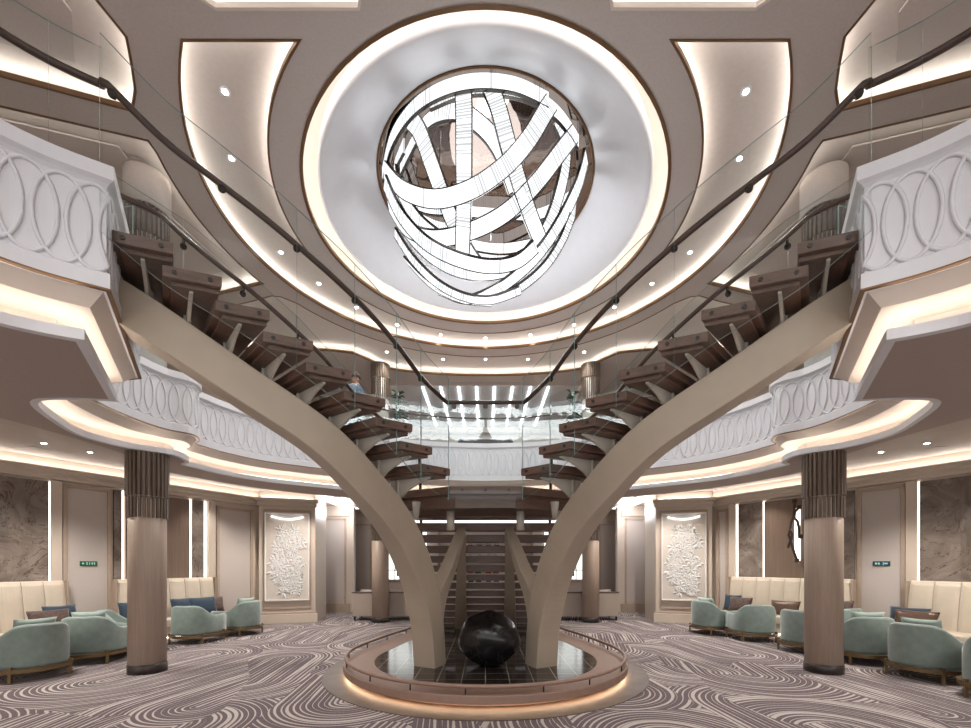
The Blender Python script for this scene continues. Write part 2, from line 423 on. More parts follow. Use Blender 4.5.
# panels above the coffers, their bronze rims and their hidden LED strips
for k, lp in enumerate(coffers):
    if k == 0: continue
    h = .17
    big = inset_ring(lp, .12)
    pm = M['white'] if k >= 7 else M['panel']
    plate('coffer_panel', big, [], CEIL+h, CEIL+h+.03, pm, ceil)
    MB().strip(big + big[:1], [(0, CEIL+.05), (0, CEIL+h)]).build('coffer_side', M['cream'], ceil)
    li = inset_ring(lp, -.005); rim = MB(); rim.strip(li + li[:1], [(0, CEIL-.006), (0, CEIL+.055)]); rim.strip(inset_ring(lp, .022)+inset_ring(lp, .022)[:1], [(0, CEIL-.006), (0, CEIL)])
    a_, b_ = li + li[:1], inset_ring(lp, .022); b_ = b_ + b_[:1]
    rim.loft([[(p[0], p[1], CEIL-.006), (q[0], q[1], CEIL-.006)] for p, q in zip(a_, b_)], False, False)
    rim.build('coffer_rim', M['cream'] if k >= 7 else M['bronze'], ceil)
    l0, l1 = inset_ring(lp, .05), inset_ring(lp, .075); l0 = l0 + l0[:1]; l1 = l1 + l1[:1]
    led = MB().loft([[(p[0], p[1], CEIL+.056), (q[0], q[1], CEIL+.075)] for p, q in zip(l0, l1)], False, False)
    led.build('cove_light', M['ledn'], ceil)
# outer raft panels standing lower in the side coffers
for sgn in (-1, 1):
    for pts in ([(-7.9,2.4),(-4.4,2.4),(-4.35,4.5),(-4.75,4.95),(-7.9,4.05)], [(-7.9,5.1),(-5.1,5.95),(-5.25,7.2),(-5.05,8.4),(-5.6,8.6),(-7.9,9.25)]):
        q = [(x*-sgn, y) for x, y in pts]
        plate('coffer_raft', q, [], CEIL+.13, CEIL+.155, M['taupe'], ceil)
# the dome
dome = MB()
circ_ = arc(2.824, 2.824, 0, 360, 96)
dome.strip(circ_, [(0, CEIL-.006), (0, CEIL+.05)], mi=1)
ci = arc(2.87, 2.87, 0, 360, 96)
dome.loft([[(p[0], p[1], CEIL-.006), (q[0], q[1], CEIL-.006)] for p, q in zip(circ_, ci)], False, False, 1)
dome.lathe([(3.05, CEIL+.05), (3.05, CEIL+.32), (2.60, CEIL+.36)], (0, 7.2, 0), 96, 2)
o = MB().lathe([(2.62, CEIL+.35), (2.63, CEIL+.12), (2.58, CEIL+.12), (2.2, CEIL+.42), (1.77, CEIL+.66)], (0, 7.2, 0), 96)
o.m = [0]*len(o.m)
# drop the caps of the lathe so that the dome stays open
o.f, o.m, o.sm = o.f[:-2], o.m[:-2], o.sm[:-2]
o.build('dome_dish', M['white'], ceil)
dome.f, dome.m, dome.sm = dome.f[:-2], dome.m[:-2], dome.sm[:-2]
dome.build('dome_recess', [M['cream'], M['bronze'], M['cream']], ceil)
MB().loft([[((2.9)*math.cos(2*math.pi*k/96), 7.2+2.9*math.sin(2*math.pi*k/96), CEIL+.06), ((2.94)*math.cos(2*math.pi*k/96), 7.2+2.94*math.sin(2*math.pi*k/96), CEIL+.09)] for k in range(97)], False, False).build('cove_light', M['ledn'], ceil)
# upper back room: raised ceiling with light lines
plate('coffer_panel', [(-3.6,13.3),(3.6,13.3),(3.6,18.6),(-3.6,18.6)], [], CEIL+.3, CEIL+.33, M['white'], ceil)
MB().strip(room + room[:1], [(0, CEIL-.02), (0, CEIL+.3)]).build('coffer_rim', M['cream'], ceil)
for x in (-2.1, -1.5, -.9, -.3, .3, .9, 1.5, 2.1):
    MB().box((x, 15.9, CEIL+.28), (.06, 4.6, .03)).build('light_line', M['ledc'], ceil)

# ------------------------------------------------------------------ balcony front (trim) around the opening
bal = MB()
bal.strip(FP, [(.30, 4.50), (-.05, 4.50), (-.05, 4.40), (-.02, 4.38), (0, 4.36), (0, 3.74), (-.025, 3.72), (-.025, 3.60), (.02, 3.60)])
bal.strip(off2(FP, .26), [(0, 4.5), (0, 4.20)])
balo = bal.build('trim_1', M['white']); tag(balo, kind='structure')
cove = MB(); lo = off2(LP, .20)
cove.loft([[(a[0], a[1], 3.60), (a[0]*.72+b[0]*.28, a[1]*.72+b[1]*.28, 3.50), (a[0]*.40+b[0]*.60, a[1]*.40+b[1]*.60, 3.50), (b[0], b[1], 3.46), (b[0], b[1], 3.33)] for a, b in zip(off2(FP, .02), lo)], False, False, 0, False)
cove.build('cove', M['cream'], balo)
lip = MB(); lip.strip(LP, [(.22, 3.33), (.0, 3.34), (0, 3.26), (.06, 3.26)])
lip.build('cove_lip', M['white'], balo)
MB().strip(LP, [(.06, 3.345), (.09, 3.36)]).build('cove_light', M['led'], balo)
MB().strip(off2(FP, -.028), [(0, 3.612), (0, 3.60), (.03, 3.598)]).build('shadow_line', M['bronze'], balo)
# interlaced ovals in relief on the fascia
def arclen(p):
    s = [0.0]
    for a, b in zip(p, p[1:]): s.append(s[-1] + math.dist(a, b))
    return s
FS = arclen(FP)
def at_s(s):
    s = max(FS[0], min(FS[-1] - 1e-6, s))
    lo_, hi = 0, len(FS) - 1
    while hi - lo_ > 1:
        md = (lo_ + hi)//2
        if FS[md] <= s: lo_ = md
        else: hi = md
    t = (s - FS[lo_])/max(1e-9, FS[hi] - FS[lo_]); a, b = FP[lo_], FP[hi]
    dx, dy = b[0]-a[0], b[1]-a[1]; L = math.hypot(dx, dy)
    return a[0]+dx*t, a[1]+dy*t, dy/L, -dx/L       # point and normal into the opening
rel = MB(); pitch = .172; hw = .150; hh = .31; zc = 4.045
s = 3.2
while s < FS[-1] - 3.2:
    c = []
    for k in range(28):
        a = 2*math.pi*k/28
        x, y, nx, ny = at_s(s + hw*math.cos(a)); c.append((x + nx*.004, y + ny*.004, zc + hh*math.sin(a)))
    rel.tube(c, .015, 5, True); s += pitch
rel.build('oval_relief', M['white'], balo)
# upper deck slab and lower soffit
slab = plate('floor_upper', [(-10.1,-4),(10.1,-4),(10.1,18.5),(-10.1,18.5)], [off2(FP, .24)[1:-1]], 4.20, 4.27, M['taupe_dark']); tag(slab, kind='structure')
low = plate('ceiling_lower', L2P, [off2(LP, .03)[1:-1]], 3.262, 3.325, M['taupe_dark']); tag(low, kind='structure')
MB().strip(L2P, [(0, 3.27), (0, 3.64)]).build('soffit_step', M['taupe_dark'], low)
plate('aisle_tiles', [(-10,-4.5),(10,-4.5),(10,18.5),(-10,18.5)], [[(x*.995, y*.995) for x, y in L2P[1:-1]]], 3.62, 3.65, M['tile'], low)
plate('aisle_cover', [(-10,-4),(10,-4),(10,18.5),(-10,18.5)], [off2(FP, .5)[1:-1]], 3.76, 3.8, M['cream'], low)
for sx in (-1, 1):   # light slots in the corridor ceiling
    MB().box((sx*4.75, 13.6, 3.615), (.5, 3.2, .02)).build('light_line', M['leds'], low)

# ------------------------------------------------------------------ columns
def column(x, y, label):
    r = empty('column', (x, y, 0)); tag(r, label, 'column', 'round columns around the atrium', 'thing')
    R = .235
    MB().lathe([(R+.012, 0), (R+.012, .13), (R, .135)], n=40).build('column_base', M['colbase'], r)
    MB().lathe([(R, .13), (R, 3.255)], n=48).build('shaft', M['column'], r)
    rd = lambda k: 1.0 + (.0 if k % 6 < 4 else -.11)
    MB().lathe([(R+.022, 2.29), (R+.022, 2.60)], n=168, smooth=False, rad=rd).lathe([(R+.012, 2.58), (R+.012, 2.60)], n=40).lathe([(R+.032, 2.61), (R+.032, 3.25)], n=168, smooth=False, rad=rd).build('fluted_collar', M['collar'], r)
    hi = 6.85 if y < 8 else CEIL - .02
    MB().lathe([(R, 4.27), (R, hi)], n=48).build('upper_shaft', M['pot'], r)
    if y < 8: MB().lathe([(R+.055, hi), (R+.055, CEIL+.12)], n=48).build('neck', M['taupe'], r)
    MB().lathe([(R+.022, hi-1.0), (R+.022, hi-.42)], n=168, smooth=False, rad=rd).lathe([(R+.035, hi-.41), (R+.035, hi)], n=168, smooth=False, rad=rd).build('upper_fluted_collar', M['collar'], r)
    return r
column(-5.07, 6.42, 'near round oak column left of the stair, between the sage chairs')
column(5.07, 6.42, 'near round oak column right of the stair, between the sage chairs')
column(-2.97, 12.1, 'far round oak column behind the stair, at the left beige sofa')
column(2.97, 12.1, 'far round oak column behind the stair, at the right beige sofa')

# ------------------------------------------------------------------ the staircase
ST = empty('staircase', (0, 6, 0))
tag(ST, 'grand forked staircase with walnut treads, glass balustrades and taupe arched beams', 'staircase')
ST.location = (0, 0, 0)
RISE = .17
TL = [(-2.857,3.25),(-2.56,3.39),(-2.25,3.56),(-1.94,3.73),(-1.65,3.93),(-1.37,4.16),(-1.13,4.41),(-.93,4.67),(-.745,5.0)]
ANG = [20, 20.5, 22, 24.5, 27.5, 31, 34.5, 39, 41]
TY = [2.56 - RISE*i for i in range(9)]
TW = 1.15
AX = [57, 52, 47, 43, 39, 34, 31, 28, 25]
beamC = [(-3.45,3.60,2.40),(-2.95,3.78,2.12),(-2.35,4.10,1.73),(-1.74,4.5,1.325),(-1.376,4.95,.906),(-1.12,5.45,.47),(-.935,5.85,-.123),(-.83,6.06,-.763),(-.80,6.18,-1.44)]
beamA = [19, 20, 22, 26.5, 33, 42, 54, 61, 63]
def beam_point(pts, t): return pts[t]
for sg in (1, -1):
    side = lambda x: x*sg
    # treads
    for i in range(9):
        a = math.radians(ANG[i]); u = Vector((math.cos(a), math.sin(a))); b_ = math.radians(AX[i]); n = Vector((-math.cos(b_), math.sin(b_))); e_ = Vector((-u.y, u.x))
        p = Vector(TL[i]); zt = Z(TY[i]); T = .09
        A = p; B = p + u*.41; Cc = B + n*TW - u*.06; D = A + n*TW + u*.03
        poly = [(side(q.x), q.y) for q in (A, B, Cc, D)]
        m = MB(); m.prism(poly, zt - T, zt)
        # thinner walnut soffit board that folds down behind the nosing
        E = [A + u*.06 + n*.05, B - u*.01 + n*.05, Cc - u*.02, D + u*.05]
        m.prism([(side(q.x), q.y) for q in E], zt - T - .035, zt - T + .002)
        t = m.build('tread', M['wood'], ST, bevel=.006)
        for f in (.2, .8):
            c = A + u*.41*f - e_*.002
            ax = Vector((side(-e_.x), -e_.y, 0)); ux = Vector((side(u.x), u.y, 0))
            c3 = Vector((side(c.x), c.y, zt - T*.5))
            ring = [[c3 + ax*d + ux*math.cos(k*math.pi/6)*.018 + Vector((0, 0, 1))*math.sin(k*math.pi/6)*.018 for k in range(12)] for d in (-.004, .006)]
            MB().loft(ring).build('plug', M['plug'], t)
        # cantilever bracket: tapered fin below the tread with a stub on the beam
        b = MB(); mid = A + u*.20
        def at(d, h, w): return [(side((mid + n*d + u*e).x), (mid + n*d + u*e).y, h) for e in (-w, w)]
        zb = zt - T - .035
        sec = [(.08, zb, zb-.02), (.25, zb, zb-.07), (.42, zb, zb-.15), (.55, zb, zb-.26), (.66, zb, zb-.30)]
        b.loft([[at(d, h0, .014)[0], at(d, h0, .014)[1], at(d, h1, .014)[1], at(d, h1, .014)[0]] for d, h0, h1 in sec])
        q = mid + n*.56
        b.box((side(q.x), q.y, zb-.2), (.045, .08, .40), rz=sg*a)
        b.build('tread_bracket', M['bracket'], ST, bevel=.004)
    # main arched beam
    def sweep(ctrl, W, H, heads):
        C = [tuple(c) + (h, w, hh_) for c, h, w, hh_ in zip(ctrl, heads, W, H)]
        C = cr(C, 8); rings = []
        for i, c in enumerate(C):
            P = Vector((side(c[0]), c[1], Z(c[2])))
            q0, q1 = C[max(0, i-1)], C[min(len(C)-1, i+1)]
            t = Vector((side(q1[0]-q0[0]), q1[1]-q0[1], q1[2]-q0[2])).normalized()
            h = math.radians(c[3]); hd = Vector((-math.cos(h)*sg, -math.sin(h), 0))
            s_ = Vector((-hd.y, hd.x, 0))*sg*-1; s_ = (s_ - t*s_.dot(t)).normalized(); nn = t.cross(s_).normalized()
            w_, h_ = c[4]/2, c[5]/2
            rings.append([P + s_*w_ + nn*h_, P + s_*w_ - nn*h_, P - s_*w_ - nn*h_, P - s_*w_ + nn*h_])
        return rings
    bm_ = MB(); bm_.loft(sweep(beamC, [.36]*9, [.34,.34,.34,.35,.36,.36,.34,.31,.30], beamA))
    bm_.build('arched_beam', M['beam'], ST, bevel=.012, seg=2)
    # inner branch: leaves the leg, arches back and comes down as the rear leg
    inner = [(-.80,6.2,-1.2),(-.72,6.3,-.5),(-.56,6.5,-.03),(-.44,6.75,.38),(-.375,6.95,.56),(-.41,7.35,.24),(-.45,8.0,-.2),(-.50,8.7,-.66),(-.54,9.4,-1.1),(-.57,9.95,-1.46)]
    bi = MB(); bi.loft(sweep(inner, [.20,.20,.18,.15,.13,.15,.18,.22,.26,.30], [.26,.26,.22,.17,.15,.16,.18,.2,.2,.2], [243,250,262,268,270,270,270,270,270,270]))
    bi.build('inner_beam', M['beam'], ST, bevel=.012)
    MB().lathe([(.055, 0), (.055, .27)], (side(-.49), 6.02, Z(.50)), 20).build('hanger', M['bracket'], ST)
    MB().lathe([(.03, 0), (.06, .24)], (side(-.93), 5.75, Z(.62)), 20).build('hanger', M['bracket'], ST)
# landing
land = [(-.46,5.52),(.46,5.52),(1.32,5.98),(1.2,6.75),(-1.2,6.75),(-1.32,5.98)]
lt = MB().prism(land, Z(1.03)-.1, Z(1.03)).build('landing', M['wood'], ST, bevel=.006)
MB().prism([(-.40,5.66),(.40,5.66),(1.22,6.05),(1.12,6.75),(-1.12,6.75),(-1.22,6.05)], Z(1.03)-.26, Z(1.03)-.1).build('landing_soffit', M['wood'], lt)
for x in (-.3, 0, .3):
    MB().loft([[(x+math.cos(k*math.pi/6)*.018, yy, Z(.98)+math.sin(k*math.pi/6)*.018) for k in range(12)] for yy in (5.512, 5.53)]).build('plug', M['plug'], lt)
# straight rear flight
for k in range(1, 15):
    y = 6.5 + .265*k; zt = Z(1.03) - RISE*k; hwid = 1.08 + .035*k
    MB().box((0, y, zt-.06), (2*hwid, .36, .12)).build('tread', M['wood'], ST, bevel=.005)
for sg in (-1, 1):
    gp = [(sg*(1.06+.035*k), 6.5+.265*k, Z(1.03)-RISE*k) for k in (.6, 5, 10, 14.4)]
    for a, b in zip(gp, gp[1:]):
        g = MB(); q = Vector((.006, 0, 0))
        g.loft([[(p[0]-.006, p[1], p[2]-.12), (p[0]+.006, p[1], p[2]-.12), (p[0]+.006, p[1], p[2]+1.0), (p[0]-.006, p[1], p[2]+1.0)] for p in (a, b)])
        g.build('rear_glass_panel', M['glass'], ST)
    hr = MB().tube([(p[0]-.05*sg, p[1], p[2]+.95) for p in gp] + [(gp[-1][0]-.05*sg, gp[-1][1]+.35, gp[-1][2]+.9)], .026, 8)
    hr.build('rear_handrail', M['rail'], ST)
    MB().tube([(gp[-1][0], gp[-1][1], .05), (gp[-1][0], gp[-1][1], gp[-1][2]+.95)], .016, 8).build('rail_post', M['chrome'], ST)

# balustrades: path of (x, y, nosing height Y)
near = [(TL[i][0] + .03, TL[i][1] - .04, TY[i]) for i in range(9)] + [(-.47, 5.44, 1.10)]
near = [(-2.82, 3.13, 2.62)] + near[1:]
def vpanel(a, b, lo0, hi0, lo1, hi1, name='glass_panel', parent=ST, n=1):
    """glass sheet from plan point a to b with a teal cut edge"""
    d = Vector((b[0]-a[0], b[1]-a[1])); d.normalize(); q = Vector((-d.y, d.x))*.006
    A = Vector(a[:2]) + d*.004; B = Vector(b[:2]) - d*.004
    v = [(A.x-q.x, A.y-q.y, lo0), (A.x+q.x, A.y+q.y, lo0), (A.x+q.x, A.y+q.y, hi0), (A.x-q.x, A.y-q.y, hi0),
         (B.x-q.x, B.y-q.y, lo1), (B.x+q.x, B.y+q.y, lo1), (B.x+q.x, B.y+q.y, hi1), (B.x-q.x, B.y-q.y, hi1)]
    m = MB(); m.add(v, [(0,3,7,4),(1,5,6,2)], 0); m.add(v, [(0,1,2,3),(4,7,6,5),(0,4,5,1),(3,2,6,7)], 1)
    return m.build(name, [M['glass'], M['edge']], parent)
dense = cr(near, 8)
def bracket(p, nrm, parent):
    m = MB(); a = Vector(p)
    m.tube([a, a - Vector((0, 0, .05)), a - Vector((0, 0, .07)) + nrm*.05], .013, 8)
    c = a - Vector((0, 0, .07)) + nrm*.05
    m.tube([c - nrm*.008, c + nrm*.012], .03, 12)
    m.build('rail_bracket', M['chrome'], parent)
for sg in (1, -1):
    D_ = [(x*sg, y, h) for x, y, h in dense]
    cuts = [0, 17, 30, 42, 54, 63, len(D_)-1]
    for a, b in zip(cuts, cuts[1:]):
        # one curved sheet per bay
        P = D_[a:b+1]; pl = [(p[0], p[1]) for p in P]; o1, o2 = off2(pl, .006), off2(pl, -.006)
        m = MB(); rings = [[(u_[0], u_[1], Z(p[2])-.17-.1*max(0, (1.9-p[2])/.9)), (w_[0], w_[1], Z(p[2])-.17-.1*max(0, (1.9-p[2])/.9)), (w_[0], w_[1], Z(p[2])+1.28), (u_[0], u_[1], Z(p[2])+1.28)] for u_, w_, p in zip(o1, o2, P)]
        n4 = len(rings)
        vs = [v for r in rings for v in r]
        for j in range(n4-1):
            q = j*4
            m.add([vs[q+i] for i in range(8)], [(1, 5, 6, 2), (0, 3, 7, 4)], 0); m.add([vs[q+i] for i in range(8)], [(0, 4, 5, 1), (3, 2, 6, 7)], 1)
        m.add(rings[0], [(0, 1, 2, 3)], 1); m.add(rings[-1], [(0, 1, 2, 3)], 1)
        m.build('glass_panel', [M['glass'], M['edge']], ST)
    # handrail of the near side, running on level along the balcony
    bpath = [(x*sg, y) for x, y in reversed(run1F)]
    lv = [(p[0], p[1], Z(3.62)) for p in off2(bpath, -.11*sg)]
    hp = [(x - .05*sg*.6, y + .055, Z(h) + 1.0) for x, y, h in D_]
    hp[0] = (hp[0][0], hp[0][1], Z(3.60))
    rail = MB().tube(list(reversed(lv))[:-1] + hp, .027, 10).build('handrail', M['rail'], ST)
    for k in (2, 17, 30, 42, 54, 63):
        p = Vector(hp[k]); q = Vector((D_[k][0], D_[k][1], 0)) - Vector((p.x, p.y, 0)); q.normalize(); bracket(p, q, rail)
    # far side
    far = []
    for i in range(9):
        a = math.radians(ANG[i]); b_ = math.radians(AX[i]); n = Vector((-math.cos(b_), math.sin(b_))); p = Vector(TL[i]) + n*(TW+.03) + Vector((math.cos(a), math.sin(a)))*.2
        far.append((p.x*sg, p.y, TY[i] - .05))
    far = [(far[0][0] - .35*sg, far[0][1] - .12, 2.62)] + far + [(-1.42*sg, 6.3, 1.03)]
    for a, b in ((0, 2), (2, 4), (4, 6), (6, 8), (8, 10)):
        vpanel(far[a], far[b], Z(far[a][2])-.15, Z(far[a][2])+1.22, Z(far[b][2])-.15, Z(far[b][2])+1.22)
    fr = [(x + .04*sg, y - .05, Z(h) + 1.0) for x, y, h in far]
    frail = MB().tube(cr([fr[0]] + fr[1:], 4), .025, 10).build('handrail', M['rail'], ST)
    for k in (2, 4, 6, 8):
        p = Vector(fr[k]); q = Vector((far[k][0]-p.x, far[k][1]-p.y, 0)).normalized(); bracket(p, q, frail)
vpanel((-.46, 5.44), (.46, 5.44), Z(1.03)-.30, Z(1.03)+1.3, Z(1.03)-.30, Z(1.03)+1.3)
frt = MB().tube([(-.505, 5.495, Z(2.10)), (.505, 5.495, Z(2.10))], .027, 10).build('handrail', M['rail'], ST)
for x in (-.4, 0, .4): bracket((x, 5.495, Z(2.10)), Vector((0, -1, 0)), frt)

# balustrade glass standing on the balcony coping
BG = empty('balcony_balustrade', (0, 0, 0)); tag(BG, 'clear glass balustrade with slim rail along the white upper balcony', 'balustrade')
gp = off2(FP, .045); n1 = len(run1F)
def gsheet(pl, z0, z1):
    o1, o2 = off2(pl, .006), off2(pl, -.006); m = MB()
    R_ = [[(a[0], a[1], z0), (b[0], b[1], z0), (b[0], b[1], z1), (a[0], a[1], z1)] for a, b in zip(o1, o2)]
    for p, q in zip(R_, R_[1:]):
        m.add(p+q, [(1, 5, 6, 2), (0, 3, 7, 4)], 0); m.add(p+q, [(0, 4, 5, 1), (3, 2, 6, 7)], 1)
    m.add(R_[0], [(0, 1, 2, 3)], 1); m.add(R_[-1], [(0, 1, 2, 3)], 1)
    m.build('glass_panel', [M['glass'], M['edge']], BG)
gr = [(5, 18), (18, 25), (25, n1-1)] + [(n1+5, n1+20), (n1+20, n1+40), (n1+40, n1+58), (n1+58, n1+72), (n1+72, len(FH)-1)]
N = len(FP)
for a, b in gr:
    gsheet(gp[a:b+1], 4.5, 5.42); gsheet(gp[N-1-b:N-a], 4.5, 5.42)
MB().tube([(p[0], p[1], 5.14) for p in off2(FP, .09)[n1+14:N-n1-14]], .022, 8).build('rail', M['rail'], BG)

# ------------------------------------------------------------------ fountain basin below the stair
FB = empty('fountain_basin', (0, 6.77, 0)); tag(FB, 'low black tiled basin with blush leather curb and thin rail under the stair', 'basin'); FB.location = (0, 0, 0)
def keyhole(r, wb, c=6.77, end=10.6):
    p = [(r*math.cos(math.radians(a)), c + r*math.sin(math.radians(a))) for a in range(-90, 13, 6)]
    rt = cr(p[-3:] + [(wb + (r-wb)*.55, c+1.35), (wb + .03, c+2.3), (wb, end)], 5)
    h = p[:-3] + rt
    return [(-x, y) for x, y in reversed(h[1:])] + h      # left back -> front -> right back
k_in = keyhole(1.70, 1.18); k_out = keyhole(2.14, 1.62); k_low = keyhole(1.98, 1.5); k_fl = keyhole(2.42, 1.75)
MB().prism(k_fl + [], .0, .008).build('floor_border', M['border'], FB)
MB().prism(k_in, .009, .15).build('pool', M['pool'], FB)
cb = MB()
cb.loft([[(a[0], a[1], .155), (b[0], b[1], .175), (b[0], b[1], .075), (c[0], c[1], .065), (c[0], c[1], .01)] for a, b, c in zip(k_in, k_out, k_low)], False, False)
cb.loft([[(a[0], a[1], .155), (a[0], a[1], .0)] for a in k_in], False, False)
cb.build('curb', M['curb'], FB, bevel=.012)
o1 = off2(k_low, .0)
MB().loft([[(b[0]*.75+c[0]*.25, b[1]*.75+c[1]*.25, .070), (b[0]*.55+c[0]*.45, b[1]*.55+c[1]*.45, .067)] for b, c in zip(k_out, k_low)], False, False).build('curb_light', M['fount'], FB)
k_r = keyhole(2.10, 1.58, end=9.9)
rl = MB().tube([(x, y, .265) for x, y in k_r] , .024, 10).build('rail', M['curb'], FB)
rs = arclen(k_r); tot = rs[-1]
for j in range(17):
    t = tot*(j+.5)/17; i = max(k for k in range(len(rs)) if rs[k] <= t); x, y = k_r[i]
    MB().tube([(x, y, .16), (x, y, .265)], .009, 8).build('rail_post', M['black'], rl)
for sg in (-1, 1):
    MB().tube([(sg*1.58, 9.9, .01), (sg*1.58, 9.9, .42)], .016, 8).build('end_post', M['black'], FB)

# polished boulder
bo = bpy.data.meshes.new('boulder'); bm = bmesh.new(); bmesh.ops.create_icosphere(bm, subdivisions=5, radius=.47)
for v in bm.verts:
    p = v.co; d = p.normalized()
    k = 1 + .06*math.sin(3.1*d.x+1.2)*math.cos(2.3*d.y) + .03*math.sin(5*d.z+d.x*3)
    # fractured scoops in the crown
    for (c, r, dp) in (((-.35,-.45,.82), .55, .30), ((.45,-.3,.84), .5, .16)):
        t = (d - Vector(c).normalized()).length
        if t < r: k -= dp*(1-(t/r)**2)*.55
    pk = (d - Vector((.0,-.1,1)).normalized()).length
    if pk < .35: k += .05*(1-pk/.35)
    v.co = Vector((p.x*k*1.0, p.y*k*.95, p.z*k*.80))
zmin = min(v.co.z for v in bm.verts)
for v in bm.verts: v.co.z = max(v.co.z, zmin+.012)
for f in bm.faces: f.smooth = True
bm.to_mesh(bo); bm.free(); bo.materials.append(M['stone'])
o = bpy.data.objects.new('boulder', bo); COL.objects.link(o); o.location = (.05, 6.15, .15 - zmin - .012)
tag(o, 'polished black stone boulder with a fractured crown in the basin', 'boulder')

# ------------------------------------------------------------------ chandelier
CHN = empty('chandelier', (0, 7.2, 7.9)); tag(CHN, 'huge glowing chandelier of interwoven crystal ribbons under the dome', 'chandelier'); CHN.location = (0, 0, 0)
MZ = CEIL + .66
mir_ = MB().lathe([(1.77, MZ), (1.77, MZ+.02)], (0, 7.2, 0), 96).build('mirror_disc', M['mirror'], CHN)
MB().tube([(1.76*math.cos(2*math.pi*k/72), 7.2+1.76*math.sin(2*math.pi*k/72), MZ-.005) for k in range(72)], .02, 6, True).build('mirror_rim', M['bronze'], CHN)
SC = Vector((0, 7.2, Z(6.28))); SR = Vector((1.68, 1.68, 1.72))
cam = Vector((0, 0, EYE))
def hit(x, y, near=True, R=1.0):
    d = Vector(((x-485.5)/F, 1, (566-y)/F))
    A = Vector(((cam.x-SC.x)/SR.x, (cam.y-SC.y)/SR.y, (cam.z-SC.z)/SR.z))/R; Dv = Vector((d.x/SR.x, d.y/SR.y, d.z/SR.z))/R
    a, b, c = Dv.dot(Dv), 2*A.dot(Dv), A.dot(A)-1; disc = b*b-4*a*c
    if disc < 0:
        t = -b/(2*a)
    else: t = (-b + (-1 if near else 1)*math.sqrt(disc))/(2*a)
    P = cam + d*t; r = Vector(((P.x-SC.x)/SR.x, (P.y-SC.y)/SR.y, (P.z-SC.z)/SR.z)); r.normalize()
    P = SC + Vector((r.x*SR.x, r.y*SR.y, r.z*SR.z))*R
    P.z = min(P.z, MZ - .10); return P
def ribbon(pts, wd=.21, R=1.0):
    n = len(pts); me = MB(); uv = []; L = 0; fr = MB(); rows = []
    for i, P in enumerate(pts):
        a, b = pts[max(0, i-1)], pts[min(n-1, i+1)]; t = (b-a).normalized()
        nr = (P - SC); nr = Vector((nr.x/SR.x**2, nr.y/SR.y**2, nr.z/SR.z**2)).normalized()
        w_ = t.cross(nr).normalized(); nr = w_.cross(t).normalized()
        rows.append((P, w_, nr))
    ls = [0]
    for a, b in zip(pts, pts[1:]): ls.append(ls[-1] + (b-a).length)
    h = wd/2; th = .012
    o = bpy.data.meshes.new('ribbon'); vs = []; fs = []
    for P, w_, nr in rows: vs += [P + w_*h + nr*th, P - w_*h + nr*th, P - w_*h - nr*th, P + w_*h - nr*th]
    for i in range(n-1):
        q = 4*i; fs += [(q, q+1, q+5, q+4), (q+2, q+3, q+7, q+6), (q+1, q+2, q+6, q+5), (q+3, q, q+4, q+7)]
    fs += [(0, 3, 2, 1), (4*n-4, 4*n-3, 4*n-2, 4*n-1)]
    o.from_pydata([tuple(v) for v in vs], [], fs); u = o.uv_layers.new(name='UVMap')
    for p in o.polygons:
        for li in p.loop_indices: u.data[li].uv = (ls[min(n-1, o.loops[li].vertex_index//4)], 0)
    o.materials.append(M['crystal']); ob = bpy.data.objects.new('ribbon', o); COL.objects.link(ob); ob.parent = CHN
    for sg in (-1, 1):
        fr = MB()
        fr.loft([[P + w_*sg*(h+.010) + nr*(th+.008), P + w_*sg*(h-.004) + nr*(th+.008), P + w_*sg*(h-.004) - nr*(th+.008), P + w_*sg*(h+.010) - nr*(th+.008)] for P, w_, nr in rows])
        fr.build('ribbon_edge', M['chrome'], ob)
def rpx(pts, R=1.0, near=True, wd=.21):
    c = [hit(x, y, near if not isinstance(near, list) else near[i], R) for i, (x, y) in enumerate(pts)]
    ribbon([Vector(p) for p in cr([tuple(p) for p in c], 7)], wd, R)
rpx([(551,92),(545,112),(528,140),(503,168),(470,190),(435,199),(404,190),(385,170)], 1.0)
rpx([(574,128),(560,152),(535,184),(505,213),(470,231),(435,238),(405,228),(388,205)], .97)
rpx([(586,156),(578,185),(560,222),(538,254),(512,279),(487,294),(462,300),(437,291)], 1.0)
rpx([(385,182),(400,214),(425,242),(455,258),(488,266),(516,262),(536,246)], 1.02)
rpx([(411,108),(420,132),(431,162),(443,195),(456,228),(471,256),(486,272)], .95)
rpx([(463,76),(464,110),(464,150),(464,195),(463,235),(462,262)], .98)
rpx([(489,76),(498,108),(508,145),(519,183),(530,215),(540,240)], .97)
rpx([(572,214),(562,240),(545,266),(522,286),(500,296)], 1.0)
rpx([(395,232),(412,258),(436,282),(462,296),(490,300),(520,290)], 1.03)
rpx([(400,225),(425,252),(455,270),(490,274),(525,262),(552,238),(575,208)], .93)
